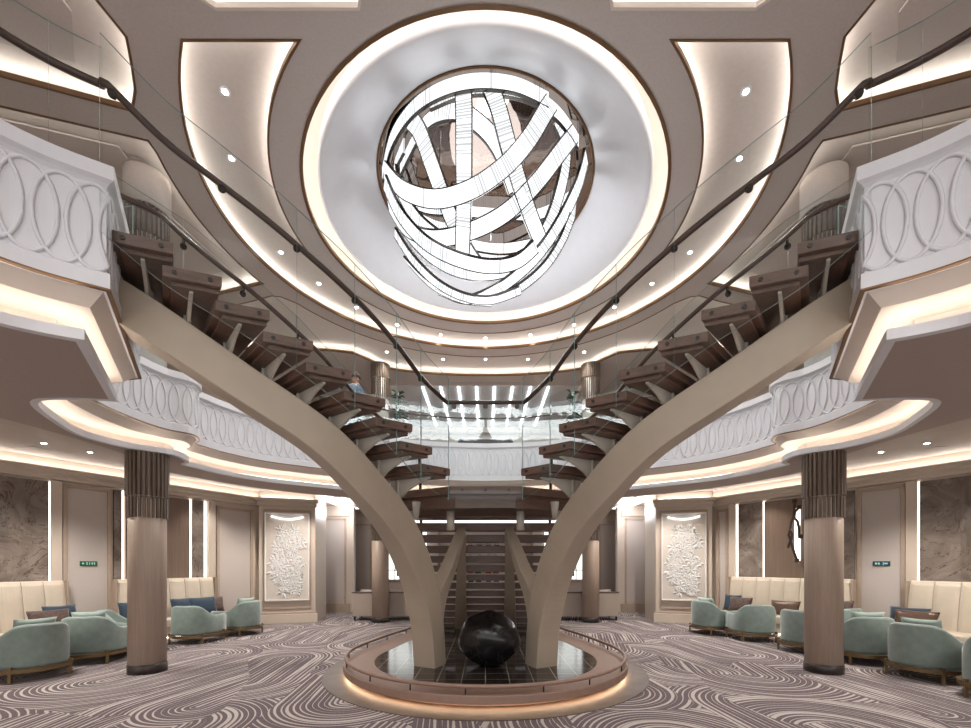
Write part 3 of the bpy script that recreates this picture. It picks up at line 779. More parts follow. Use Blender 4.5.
# ribbons of the far side, seen through the gaps
rpx([(382,175),(392,140),(412,110),(440,90),(475,78),(515,84),(548,100)], 1.0)
rpx([(386,205),(400,170),(425,145),(460,128),(500,130),(540,150),(575,182)], .9, False)
rpx([(392,150),(425,118),(455,112),(480,125),(500,150),(515,190)], .85)
rpx([(400,215),(430,200),(465,205),(500,225),(530,245)], .8, False)
rpx([(556,118),(566,150),(560,190),(545,230),(520,262)], .92)
rpx([(395,240),(415,205),(445,180),(480,160),(520,140),(560,130)], .8, False)
rpx([(430,84),(470,72),(520,80),(556,104),(578,140)], .97)
rpx([(383,190),(396,222),(420,246),(450,252),(490,246),(530,222),(566,185)], .9, False)
rpx([(404,120),(395,150),(400,190),(420,222),(450,246)], .9)
rpx([(583,180),(572,205),(548,238),(520,258),(495,268)], .9)
rpx([(405,262),(430,284),(460,299),(492,303)], 1.0)
for (x, y) in ((-.7, 6.6), (.6, 6.7), (.1, 7.9), (-.2, 6.1)):
    MB().tube([(x, y, MZ), (x, y, MZ-.35)], .012, 6).build('hanger_rod', M['steel'], CHN)

# ------------------------------------------------------------------ side walls: panelling, marble, piers
def wall_poly(sg):
    return [(sg*8.95, -4), (sg*8.9, 3), (sg*8.65, 7.3), (sg*6.22, 11.75)]
def on_wall(sg, p):
    """plan point of the side wall seen in pixel column p, with tangent and inward normal"""
    r = (p - 485.5)/F; W = wall_poly(sg)
    for a, b in zip(W, W[1:]):
        dx, dy = b[0]-a[0], b[1]-a[1]; den = dx - r*dy
        if abs(den) < 1e-9: continue
        t = (r*a[1] - a[0])/den
        if -.0001 <= t <= 1.0001 and a[1]+dy*t > 0:
            return Vector((a[0]+dx*t, a[1]+dy*t))
    return None
def wslab(sg, p0, p1, z0, z1, depth, base=0.0):
    """block on the wall between two pixel columns, standing out by depth"""
    a, b = on_wall(sg, p0), on_wall(sg, p1); d = (b-a).normalized(); n = Vector((-d.y, d.x))
    if n.x*sg > 0: n = -n
    a0, b0 = a + n*base, b + n*base
    return MB().prism([tuple(a0), tuple(b0), tuple(b0+n*depth), tuple(a0+n*depth)], z0, z1), a, b, n
for sg, nm in ((-1, 'wall_left_panelled'), (1, 'wall_right_panelled')):
    W = wall_poly(sg); io = 1 if sg < 0 else -1; objs = []
    for a, b in zip(W, W[1:]):
        m = MB(); m.prism([a, b, (b[0]+sg*.12, b[1]+.02), (a[0]+sg*.12, a[1]+.02)], 0, 3.62)
        wo = m.build(nm, M['wall']); tag(wo, kind='structure'); objs.append(wo)
        e = [a, b]
        cn = MB(); cn.strip(e, [(0, 3.2), (-.05*io, 3.22), (-.05*io, 3.27), (-.09*io, 3.31), (-.09*io, 3.35), (-.16*io, 3.40), (-.16*io, 3.43), (0, 3.43)])
        cn.build('cornice', M['wall'], wo)
        MB().strip(e, [(-.05*io, 3.435), (-.10*io, 3.437)]).build('cove_light', M['ledn'], wo)
        MB().strip(e, [(0, .16), (-.03*io, .16), (-.03*io, 0)]).build('skirting', M['frame'], wo)
    if sg < 0: WL = objs[-1]
    else: WR = objs[-1]
def W_(sg, name, mat, p0, p1, z0, z1, depth, base=0.0, bevel=0.0, parent=None):
    mb, a, b, n = wslab(sg, p0, p1, z0, z1, depth, base)
    return mb.build(name, mat, parent, bevel=bevel)
def framed(sg, p0, p1, z0, z1, lab, parent=None, cat='wall panel'):
    a, b = on_wall(sg, p0), on_wall(sg, p1); d = (b-a).normalized(); n = Vector((-d.y, d.x)); L = (b-a).length
    if n.x*sg > 0: n = -n
    r = empty('wall_panel', (a.x, a.y, 0), math.atan2(d.y, d.x)); tag(r, lab, cat)
    s_ = 1 if (Matrix.Rotation(math.atan2(d.y, d.x), 2) @ Vector((0, 1))).dot(n) > 0 else -1
    MB().box((L/2, s_*.012, (z0+z1)/2), (L-.06, .02, z1-z0-.06)).build('woven_panel', M['wallcloth'], r)
    f = MB(); w_ = .07
    for c, dd in (((w_/2, z0, z1)), 0), (((L-w_/2, z0, z1)), 0): f.box((c[0], s_*.025, (c[1]+c[2])/2), (w_, .05, c[2]-c[1]))
    f.box((L/2, s_*.025, z1-w_/2), (L, .05, w_)); f.box((L/2, s_*.025, z0+w_/2), (L, .05, w_))
    f.build('panel_frame', M['frame'], r, bevel=.008)
    return r, L, s_
def marble(sg, p0, p1, lab, z0=1.28, z1=3.17):
    a, b = on_wall(sg, p0), on_wall(sg, p1)
    o = W_(sg, 'marble_panel', M['marble'], p0, p1, z0, z1, .035, .004); tag(o, lab, 'marble panel'); return o
def glow(sg, p, z0, z1, par):
    o = W_(sg, 'light_strip', M['leds'], p-.7, p+.7, z0, z1, .03, .004); o.parent = par; return o
bpy.context.view_layer.update()
# left wall
marble(-1, -95, 5.5, 'brown marble wall panel at the left picture edge above the bench')
marble(-1, 6.2, 48, 'brown marble wall panel beside the left green-signed panel')
W_(-1, 'pilaster', M['wall'], 49.5, 61, .0, 3.2, .07, 0, .004, WL)
pL, LL, sL = framed(-1, 62, 111, .14, 3.17, 'tall woven wall panel bearing the small green sign')
marble(-1, 113, 121, 'narrow brown marble strip left of the near left column')
wp = W_(-1, 'wood_panel', M['woodpanel'], 124, 188, 1.28, 3.15, .07, .004); tag(wp, 'dark walnut wall panel behind the near left column', 'wall panel')
marble(-1, 191.5, 203, 'narrow brown marble strip right of the near left column')
glow(-1, 122.4, 1.28, 3.17, WL); glow(-1, 189.8, 1.28, 3.17, WL); glow(-1, 204.6, 1.28, 3.17, WL); glow(-1, 47.6+1.2, 1.28, 3.17, WL)
W_(-1, 'pilaster', M['wall'], 207, 214, .0, 3.2, .07, 0, .004, WL)
framed(-1, 216, 252, .3, 3.1, 'plain woven wall panel between left pier and left bench')
# right wall
framed(1, 717.5, 729, .3, 3.1, 'narrow woven wall panel right of the right relief pier')
W_(1, 'pilaster', M['wall'], 730, 737, .0, 3.2, .07, 0, .004, WR)
marble(1, 739, 763, 'brown marble wall panel left of the bronze wall sculpture')
wp2 = W_(1, 'wood_panel', M['woodpanel'], 766, 838, 1.28, 3.15, .07, .004); tag(wp2, 'dark walnut wall panel carrying the bronze wall sculpture', 'wall panel')
marble(1, 841, 855, 'narrow brown marble strip right of the near right column')
glow(1, 764.6, 1.28, 3.17, WR); glow(1, 839.5, 1.28, 3.17, WR); glow(1, 738.2, 1.28, 3.17, WR)
pR, LR, sR = framed(1, 858, 906, .14, 3.17, 'tall woven wall panel bearing the small blue sign')
W_(1, 'pilaster', M['wall'], 907, 918.5, .0, 3.2, .07, 0, .004, WR)
marble(1, 920.5, 962, 'brown marble wall panel beside the right blue-signed panel')
marble(1, 962.7, 1065, 'brown marble wall panel at the right picture edge above the bench')
glow(1, 919.4, 1.28, 3.17, WR)
# signs
def sign(sg, p, mat, lab, z, marks):
    c = on_wall(sg, p); c2 = on_wall(sg, p+sg*-1); d = (c2-c).normalized(); n = Vector((-d.y, d.x))
    if n.x*sg > 0: n = -n
    ang = math.atan2(-n.x, n.y) + math.pi           # local -y faces the room
    r = empty('wall_sign', (c.x + n.x*.034, c.y + n.y*.034, z), ang); tag(r, lab, 'sign')
    MB().box((0, 0, 0), (.27, .02, .09)).build('plate', mat, r, bevel=.003)
    for x, w_, h in marks: MB().box((x, -.011, 0), (w_, .004, h)).build('mark', M['signw'], r)
sign(-1, 88, M['green'], 'small green sign on the left woven wall panel', 1.63, [(-.09, .03, .03), (-.03, .018, .055), (.01, .014, .055), (.05, .02, .045), (.085, .02, .045)])
sign(1, 882, M['blue'], 'small blue sign on the right woven wall panel', 1.63, [(-.08, .03, .04), (-.035, .03, .04), (.035, .012, .06), (.075, .05, .03)])
# bronze line sculpture
c = on_wall(1, 798); c2 = on_wall(1, 797); d = (c2-c).normalized(); n = Vector((-d.y, d.x))
if n.x > 0: n = -n
scu = empty('wall_sculpture', (c.x + n.x*.19, c.y + n.y*.19, 0), math.atan2(-n.x, n.y) + math.pi)
tag(scu, 'backlit dark bronze abstract figure sculpture on the walnut panel', 'sculpture')
sc = 1/33.0
def S2(pts): return [((x-195)*.0029*1.05, 0, 1.5 + (700-y)*.00272) for x, y in pts]
MB().tube(S2([(203,125),(200,200),(195,260),(180,300),(172,360),(160,410),(172,440),(180,480),(200,560),(218,625)]), .03, 8).build('bent_rod', M['art'], scu)
MB().tube(S2([(232,185),(205,215),(200,262),(222,300),(232,360),(232,420),(250,420)]), .03, 8).build('bent_rod', M['art'], scu)
MB().tube(S2([(172,360),(186,400),(182,440),(165,480),(158,515)]), .03, 8).build('bent_rod', M['art'], scu)
for px_, py_ in ((203,125),(232,180),(240,425),(218,625)):
    q = S2([(px_, py_)])[0]; MB().box(q, (.08, .05, .09)).build('rod_end', M['art'], scu)
MB().box((0.03, .10, 2.3), (.10, .03, 1.2)).build('back_light', M['leds'], scu)

# relief piers
def pier(sg, lab):
    a, b = Vector((sg*6.12, 11.56)), Vector((sg*4.78, 12.02)); d = (b-a).normalized(); L = (b-a).length
    n = Vector((d.y, -d.x)) if sg < 0 else Vector((-d.y, d.x))      # towards the atrium
    if n.y > 0: n = -n
    back = -n
    m = MB(); m.prism([tuple(a), tuple(b), (b.x + back.x*.1 - .0, b.y+.9), (a.x + sg*.3, a.y+.9)], 0, 3.62)
    o = m.build('wall_left_pier' if sg < 0 else 'wall_right_pier', M['wall']); tag(o, kind='structure')
    ang = math.atan2(d.y, d.x) if sg < 0 else math.atan2(-d.y, -d.x)
    base = a if sg < 0 else b
    def P(x, y, z): # x along the face from its left end as seen, y out of the wall
        q = base + (d if sg < 0 else -d)*x + n*y; return (q.x, q.y, z)
    for nm_, x0, x1, z0, z1, y0, y1, mt in (('skirting', -.06, L+.06, 0, .26, 0, .08, 'wall'), ('skirting_cap', -.03, L+.03, .26, .31, 0, .04, 'frame'), ('cornice', -.08, L+.08, 3.34, 3.43, 0, .13, 'wall'), ('cornice_band', -.04, L+.04, 3.22, 3.34, 0, .05, 'wall'), ('cove_light', .05, L-.05, 3.432, 3.436, .04, .09, 'ledn')):
        MB().prism([P(x0, y0, 0)[:2], P(x1, y0, 0)[:2], P(x1, y1, 0)[:2], P(x0, y1, 0)[:2]], z0, z1).build(nm_, M[mt], o, bevel=.01)
    f = MB()
    for x0, x1, z0, z1 in ((.10, .15, .4, 3.12), (L-.15, L-.10, .4, 3.12), (.15, L-.15, 3.07, 3.12), (.15, L-.15, .4, .45)):
        f.prism([P(x0, 0, 0)[:2], P(x1, 0, 0)[:2], P(x1, .03, 0)[:2], P(x0, .03, 0)[:2]], z0, z1)
    f.build('moulding', M['frame'], o, bevel=.006)
    # relief panel: a thing of its own
    r = empty('relief_panel', P(0, 0, 0), ang); tag(r, lab, 'wall relief')
    s_ = -1
    MB().box((L/2, s_*.02, 1.83), (1.06, .04, 2.34)).build('back_plate', M['cream'], r)
    fr = MB()
    for x in (L/2-.545, L/2+.545): fr.box((x, s_*.05, 1.83), (.03, .10, 2.38))
    for z in (.645, 3.015): fr.box((L/2, s_*.05, z), (1.12, .10, .03))
    fr.build('box_frame', M['relief'], r, bevel=.004)
    lf = MB(); rnd = random.Random(5)
    for k in range(70):
        cx = L/2 + rnd.uniform(-.38, .38)*(1 if k < 55 else .6); cz = rnd.uniform(.85, 2.35) if k < 58 else rnd.uniform(2.3, 2.65)
        for q in range(6):
            a_ = q*math.pi/3 + rnd.uniform(-.4, .4); ln = rnd.uniform(.13, .22); wd = ln*.22
            t = Vector((math.cos(a_), 0, math.sin(a_))); w_ = Vector((-math.sin(a_), 0, math.cos(a_))); c_ = Vector((cx, s_*.045, cz))
            tip = c_ + t*ln + Vector((0, s_*rnd.uniform(.0, .05), 0)); mid_ = c_ + t*ln*.5
            lf.add([c_, mid_ + w_*wd, tip, mid_ - w_*wd, mid_ + Vector((0, s_*.035, 0))], [(0, 1, 4), (1, 2, 4), (2, 3, 4), (3, 0, 4)])
    lf.build('leaf_relief', M['relief'], r)
    MB().box((L/2, s_*.095, 1.83), (1.06, .006, 2.34)).build('glass_front', M['vitrine'], r)
    cz = MB().tube([(L/2 - .40 + .8*t/10, s_*.06, 2.93 - .07*math.sin(math.pi*t/10)) for t in range(11)], .012, 6).build('light_strip', M['ledc'], r)
    # corridor return walls further back
    q = MB()
    q.box((sg*5.35, 14.7, 1.81), (1.7, .2, 3.62)); q.box((sg*4.9, 16.6, 1.81), (1.3, .2, 3.62))
    q2 = q.build('wall_left_corridor' if sg < 0 else 'wall_right_corridor', M['wall']); tag(q2, kind='structure')
    for x0, x1, y in ((5.55, 4.78, 14.59), (5.2, 4.42, 16.49)):
        MB().box((sg*(x0+x1)/2, y, 1.75), (x0-x1, .02, 2.8)).build('woven_panel', M['wallcloth'], q2)
        fm = MB()
        for x in (x0, x1): fm.box((sg*x, y-.01, 1.75), (.06, .05, 2.9))
        fm.box((sg*(x0+x1)/2, y-.01, 3.17), (x0-x1, .05, .06)); fm.build('moulding', M['frame'], q2)
        MB().box((sg*(x0+x1)/2, y-.02, .15), (1.1, .08, .3)).build('skirting', M['frame'], q2)
        MB().box((sg*(x0+x1)/2, y-.03, 3.38), (1.1, .1, .2)).build('cornice', M['wall'], q2)
    return r
pier(-1, 'white glazed leaf relief panel on the left pier')
pier(1, 'white glazed leaf relief panel on the right pier')

# ------------------------------------------------------------------ back wall: backlit windows and display shelves
for k, x in enumerate((-3.55, 3.55)):
    r = MB().box((x, 18.47, 1.75), (2.1, .04, 2.9)).build('window_%d' % (k+1), M['window']); tag(r, kind='structure')
    f = MB()
    for dx in (-1.05, -.35, .35, 1.05): f.box((x+dx, 18.43, 1.75), (.04, .05, 2.9))
    for dz in (.3, 1.4, 2.2, 3.2): f.box((x, 18.43, dz), (2.1, .05, .04))
    f.build('window_frame', M['bronze'], r)
shelf = empty('display_shelf', (0, 17.9, 0)); tag(shelf, 'lit white display shelves seen through the rear treads', 'shelf')
MB().box((0, .35, 1.6), (4.0, .05, 3.2)).build('back_panel', M['cream'], shelf)
for z in (.25, .75, 1.25, 1.75, 2.25, 2.75): MB().box((0, .1, z), (4.0, .45, .03)).build('shelf_board', M['cream'], shelf)
for x in (-2, 2): MB().box((x, .1, 1.55), (.05, .5, 3.1)).build('side_panel', M['cream'], shelf)
def bag(col, loc, lab):
    r = empty('handbag', loc); tag(r, lab, 'handbag', 'leather goods on the lit display shelves')
    MB().loft([[(-.13,-.05,0),(.13,-.05,0),(.13,.05,0),(-.13,.05,0)], [(-.11,-.03,.2),(.11,-.03,.2),(.11,.03,.2),(-.11,.03,.2)]]).build('bag_body', M[col], r, bevel=.02)
    MB().tube([(-.06,0,.19),(-.05,0,.27),(0,0,.30),(.05,0,.27),(.06,0,.19)], .01, 6).build('handle', M[col], r)
rn = random.Random(3)
for z in (.765, 1.265, 1.765, 2.265):
    for x in (-.62, -.28, .12, .45):
        cc = rn.choice(['redbag', 'black', 'amber', 'redbag'])
        bag(cc, (x + rn.uniform(-.05, .05), 18.0, z), 'small %s leather handbag on the lit shelves, glimpsed between the rear treads' % {'redbag': 'red', 'black': 'black', 'amber': 'brown'}[cc])

# ------------------------------------------------------------------ furniture
def chair_proto():
    r = empty('tub_chair')
    out = [(-.46, .50)] + [(-.46, .30), (-.46, .05)] + [(-.46*math.cos(math.radians(a)), -.02 - .46*math.sin(math.radians(a))) for a in range(8, 173, 9)] + [(.46, .05), (.46, .30), (.46, .50)]
    n = len(out)
    def H(y):
        t = max(0, min(1, (-.0 - y)/.44)); t = t*t*(3-2*t); return .575 + .235*t
    q = off2(out, -.11)      # inner side
    sgn = 1
    if abs(q[3][0]) > abs(out[3][0]): q = off2(out, .11)
    rings = []
    for (a, b) in zip(out, q):
        h = H(a[1]); e = lambda t: (a[0]+(b[0]-a[0])*t, a[1]+(b[1]-a[1])*t)
        rings.append([(*e(.06), .19), (*e(0), .24), (*e(-.02), h*.6), (*e(.0), h-.045), (*e(.15), h-.012), (*e(.5), h), (*e(.85), h-.012), (*e(1), h-.05), (*e(1), .22), (*e(.9), .19)])
    MB().loft(rings, True, True, 0, True).build('shell', M['velvet'], r)
    cs = [(x*.76, y if y < 0 else y*.98) for x, y in out]
    sc_ = [(-.345, .50), (-.345, 0)] + [(-.345*math.cos(math.radians(a)), -.345*math.sin(math.radians(a))-.02) for a in range(15, 166, 15)] + [(.345, 0), (.345, .50)]
    MB().prism(sc_, .22, .45).build('seat_cushion', M['velvet'], r, bevel=.05, seg=3)
    br = MB(); br.loft([[(a[0]*1.0, a[1], .135), (a[0]*1.0, a[1], .19), (b[0], b[1], .19), (b[0], b[1], .135)] for a, b in zip(off2(out, .0), off2(out, -.05 if abs(q[3][0]) < .46 else .05))])
    br.box((0, .48, .163), (.9, .04, .055))
    br.build('base_rail', M['brass'], r)
    for x, y in ((-.475, .34), (.475, .34), (-.36, -.36), (.36, -.36)):
        MB().box((x, y, .115), (.042, .042, .23), rz=math.atan2(y, x)).build('leg', M['brass'], r, bevel=.004)
    return r
CHP = chair_proto(); used = [False]
def chair(x, y, heading, lab):
    """heading: direction the sitter looks, degrees, 0 = away from the camera, positive turns left"""
    o = CHP if not used[0] else copy_tree(CHP); used[0] = True
    o.location = (x, y, 0); o.scale = (.88, .88, .96); o.rotation_euler = (0, 0, math.radians(heading)); tag(o, lab, 'armchair', 'sage velvet tub chairs'); return o
def cushion_mesh(w_, h, t):
    m = MB(); n = 10; rings = []
    g = [[None]*(n+1) for _ in range(n+1)]
    for sd in (1, -1):
        vs = []; fs = []
        for i in range(n+1):
            for j in range(n+1):
                a, b = i/n*2-1, j/n*2-1
                pin = 1 - .07*(1-abs(a))*abs(b)**2 ; pin2 = 1 - .07*(1-abs(b))*abs(a)**2
                z = t/2*((1-a**4)*(1-b**4))**.55
                vs.append((a*w_/2*pin2, sd*z, b*h/2*pin))
        for i in range(n):
            for j in range(n): fs.append((i*(n+1)+j, (i+1)*(n+1)+j, (i+1)*(n+1)+j+1, i*(n+1)+j+1))
        m.add(vs, fs, 0, True)
    return m
CUS = {}
def cushion(x, y, z, w_, h, t, rz, tilt, mat, lab, grp=None, roll=0):
    m = cushion_mesh(w_, h, t); o = m.build('cushion', M[mat]); o.location = (x, y, z)
    o.rotation_euler = (math.radians(tilt), math.radians(roll), math.radians(rz)); tag(o, lab, 'cushion', grp); return o
PG = 'loose cushions in the lounge'
def chair_cushion(x, y, hd, lab, dy=-.10):
    a = math.radians(hd); ox, oy = -math.sin(a)*dy, math.cos(a)*dy
    cushion(x+ox, y+oy, .655, .46, .40, .14, hd, 22, 'velvetp', lab, PG)
LC = [(-6.54, 6.14, 68, 'sage tub chair nearest the left picture edge, turned side on'),
      (-6.53, 7.14, 18, 'sage tub chair with its back to us, left of the near left column'),
      (-6.72, 8.0, -60, 'sage tub chair mostly hidden behind the near left column'),
      (-6.07, 8.95, 4, 'sage tub chair with its back to us, right of the near left column'),
      (-5.72, 10.0, 72, 'sage tub chair turned side on in front of the left pier')]
for x, y, h, l in LC: chair(x, y, h, l)
RC = [(5.32, 10.1, -72, 'sage tub chair turned side on in front of the right pier'),
      (5.75, 9.2, -12, 'sage tub chair with its back to us, left of the near right column'),
      (5.98, 7.95, -75, 'sage tub chair half hidden left of the near right column'),
      (6.88, 8.45, 20, 'sage tub chair mostly hidden right behind the near right column'),
      (6.24, 7.10, -14, 'sage tub chair with its back to us, right of the near right column'),
      (6.30, 6.10, -72, 'sage tub chair turned side on beside the right bench'),
      (6.22, 5.04, -60, 'sage tub chair cut by the right picture edge')]
for x, y, h, l in RC: chair(x, y, h, l)
chair_cushion(-6.54, 6.14, 68, 'pale sage cushion in the chair nearest the left picture edge')
chair_cushion(-6.53, 7.14, 18, 'pale sage cushion in the chair left of the near left column')
chair_cushion(-5.72, 10.0, 72, 'pale sage cushion in the chair by the left pier')
chair_cushion(5.32, 10.1, -72, 'pale sage cushion in the chair by the right pier')
chair_cushion(6.24, 7.10, -14, 'pale sage cushion in the chair right of the near right column')
chair_cushion(6.30, 6.10, -72, 'pale sage cushion in the side-on chair beside the right bench')

def bench(sg, p0, p1, lab):
    a, b = on_wall(sg, p0), on_wall(sg, p1)
    if sg > 0: a, b = b, a      # a: left end seen from the room looking at the wall
    d = (b-a).normalized(); n = Vector((-d.y, d.x))
    if n.x*sg > 0: n = -n
    L = (b-a).length; ang = math.atan2(d.y, d.x)
    r = empty('banquette', (a.x, a.y, 0), ang); tag(r, lab, 'bench', 'cream leather banquettes')
    s_ = 1 if (Matrix.Rotation(ang, 2) @ Vector((0, 1))).dot(n) > 0 else -1
    nch = max(3, round(L/.33)); bk = MB()
    for i in range(nch):
        x0, x1 = L*i/nch + .004, L*(i+1)/nch - .004
        rings = []
        for k in range(7):
            t = k/6; x = x0 + (x1-x0)*t; bu = .022*(1-(2*t-1)**4)
            rings.append([(x, s_*.02, .40), (x, s_*(.27+bu), .40), (x, s_*(.19+bu), 1.0), (x, s_*(.15+bu), 1.22), (x, s_*.13, 1.285), (x, s_*.09, 1.305), (x, s_*.02, 1.29)])
        bk.loft(rings, True, True, 0, False)
    bk.build('backrest', M['leather'], r)
    MB().box((L/2, s_*.44, .36), (L, .56, .17)).build('seat', M['leather'], r, bevel=.04, seg=3)
    MB().box((L/2, s_*.36, .165), (L-.02, .60, .22)).build('seat_base', M['leather'], r)
    MB().box((L/2, s_*.33, .03), (L-.06, .5, .06)).build('plinth', M['black'], r)
    MB().box((L/2, s_*.665, .04), (L-.1, .02, .02)).build('plinth_light', M['led'], r)
    MB().box((-.015 if sg < 0 else -.015, s_*.12, .80), (.03, .22, 1.0)).build('end_panel', M['frame'], r)
    MB().box((L+.015, s_*.12, .80), (.03, .22, 1.0)).build('end_panel', M['frame'], r)
    def at(x, off, z): q = a + d*x + n*off; return q.x, q.y, z
    return r, at, L, ang, s_
b1 = bench(-1, -95, 59, 'long cream banquette under the marble at the left picture edge')
b2 = bench(-1, 112.5, 210, 'cream banquette behind the near left column')
b3 = bench(1, 734, 856, 'cream banquette behind the near right column')
b4 = bench(1, 915, 1065, 'long cream banquette under the marble at the right picture edge')
def bcush(b, sg, p, off, w_, h, mat, lab, roll=0, yaw=0):
    r, at, L, ang, s_ = b; q = on_wall(sg, p); o = Vector(r.location[:2]); d = Vector((math.cos(ang), math.sin(ang)))
    x = (q - o).dot(d); P = at(x, off, .45 + h/2 + .005)
    cushion(P[0], P[1], P[2], w_, h, .15, math.degrees(ang) + yaw, s_*14, mat, lab, PG, roll)
def pix_on(b, sg, p, off): pass
# columns of pixels are corrected for the offset of the cushion from the wall
bcush(b1, -1, 30, .47, .62, .34, 'brown', 'mottled brown cushion on the left-edge banquette'); bcush(b1, -1, 47, .36, .52, .40, 'navy', 'navy cushion behind the brown one on the left-edge banquette')
bcush(b2, -1, 121, .42, .40, .38, 'navy', 'navy cushion on the banquette left of the near left column')
bcush(b2, -1, 172, .42, .44, .40, 'navy', 'navy cushion next to the near left column, on its right side')
bcush(b2, -1, 192, .46, .62, .40, 'navy', 'large navy cushion at the far end of the left banquette'); bcush(b2, -1, 207, .36, .40, .38, 'brown', 'brown cushion behind the large navy one on the left banquette')
bcush(b3, 1, 742, .42, .42, .40, 'navy', 'navy cushion at the far end of the right banquette'); bcush(b3, 1, 752, .50, .56, .36, 'brown', 'mottled brown cushion beside the navy one on the right banquette')
bcush(b3, 1, 795, .44, .62, .34, 'satin', 'bronze satin cushion left of the near right column'); bcush(b3, 1, 849, .42, .46, .42, 'brown', 'mottled brown cushion right of the near right column')
bcush(b4, 1, 922, .36, .62, .36, 'navy', 'navy cushion on the right-edge banquette'); bcush(b4, 1, 936, .52, .66, .32, 'satin', 'bronze satin cushion on the right-edge banquette')

# sofas at the far columns
def sofa(sg, lab):
    r = empty('sofa', (sg*2.93, 12.75, 0)); tag(r, lab, 'sofa', 'beige sofas behind the stair')
    m = MB(); m.loft([[(-.92,-.38,.12),(.92,-.38,.12),(.92,-.24,.12),(-.92,-.24,.12)], [(-.92,-.40,.80),(.92,-.40,.80),(.92,-.26,.80),(-.92,-.26,.80)]])
    m.build('backrest', M['sofa'], r, bevel=.02)
    MB().box((0, -.33, .815), (1.86, .16, .03)).build('top_rail', M['brown'], r)
    MB().box((0, .08, .31), (1.6, .66, .24)).build('seat', M['sofa'], r, bevel=.04)
    for x in (-.86, .86): MB().box((x, .08, .40), (.13, .70, .52)).build('armrest', M['sofa'], r, bevel=.03)
    for x in (-.86, .86):
        for y in (-.33, .36): MB().box((x, y, .06), (.05, .05, .12)).build('leg', M['black'], r)
    for x in (-.42, .42): cushion_mesh(.72, .46, .18).build('back_cushion', M['sofa'], r, loc=(x, -.10, .66))
    cushion(sg*2.93 + sg*.62, 12.86, .66, .46, .44, .14, sg*-30, 15, 'white', 'white scatter cushion on the ' + ('left' if sg < 0 else 'right') + ' beige sofa', PG)
sofa(-1, 'beige sofa seen from behind at the far left column'); sofa(1, 'beige sofa seen from behind at the far right column')
# reception counters with a screen and a vase
for sg, w_ in ((-1, 'left'), (1, 'right')):
    r = empty('counter', (sg*3.1, 15.9, 0)); tag(r, 'grey service counter before the %s backlit window' % w_, 'counter')
    MB().box((0, 0, .52), (1.1, .5, 1.04)).build('counter_body', M['sofa'], r, bevel=.01)
    MB().box((0, -.02, 1.06), (1.2, .6, .05)).build('counter_top', M['frame'], r, bevel=.01)
    t = empty('screen', (sg*3.12, 15.85, 1.085)); tag(t, 'small dark desk screen on the %s counter' % w_, 'screen')
    MB().box((0, 0, .01), (.2, .16, .02)).build('stand', M['steel'], t); MB().box((0, 0, .1), (.03, .03, .2)).build('neck', M['steel'], t)
    MB().box((0, -.03, .24), (.34, .03, .24)).build('panel', M['black'], t, bevel=.01)
    v = empty('vase', (sg*2.85, 16.0, 1.085)); tag(v, 'slender amber vase on the %s counter' % w_, 'vase')
    MB().lathe([(.05, 0), (.07, .1), (.055, .28), (.03, .42), (.05, .5)], n=20).build('vase_body', M['amber'], v)
    MB().tube([(0, 0, .45), (.04, 0, .7), (.0, 0, .9)], .012, 6).build('stem', M['leaf'], v)

# plants upstairs beside the far columns
for sg, lab in ((-1, 'tall dark leafy plant upstairs beside the left far column'), (1, 'tall dark leafy plant upstairs beside the right far column')):
    r = empty('potted_plant', (sg*2.55, 12.55, 4.27)); tag(r, lab, 'plant')
    MB().lathe([(.16, 0), (.22, .45), (.20, .45)], n=24).build('pot', M['pot'], r)
    MB().tube([(0, 0, .4), (.02, 0, 1.2), (0, 0, 2.2)], .025, 6).build('stem', M['leaf'], r)
    lv = MB(); rp = random.Random(9)
    for k in range(80):
        a = rp.uniform(0, 6.28); h = rp.uniform(1.2, 2.35); ln = rp.uniform(.22, .36); el = rp.uniform(-.1, .9)
        t = Vector((math.cos(a)*math.cos(el), math.sin(a)*math.cos(el), math.sin(el))); w_ = Vector((-math.sin(a), math.cos(a), 0))
        b0 = Vector((0, 0, h)); lv.add([b0, b0 + t*ln*.5 + w_*.03, b0 + t*ln - Vector((0, 0, .12)), b0 + t*ln*.5 - w_*.03], [(0, 1, 2), (0, 2, 3)])
    lv.build('leaves', M['leaf'], r)
# dark screen on the end wall of the upper back room
o = empty('wall_screen', (0, 18.0, 6.3)); tag(o, 'wide dark screen on the end wall behind the upper balcony', 'screen')
MB().box((0, 0, .3), (2.3, .08, .6)).build('display', M['black'], o, bevel=.01); MB().box((0, .05, .3), (2.4, .06, .7)).build('frame', M['steel'], o); MB().box((0, .3, .3), (.5, .5, .3)).build('wall_mount', M['steel'], o)

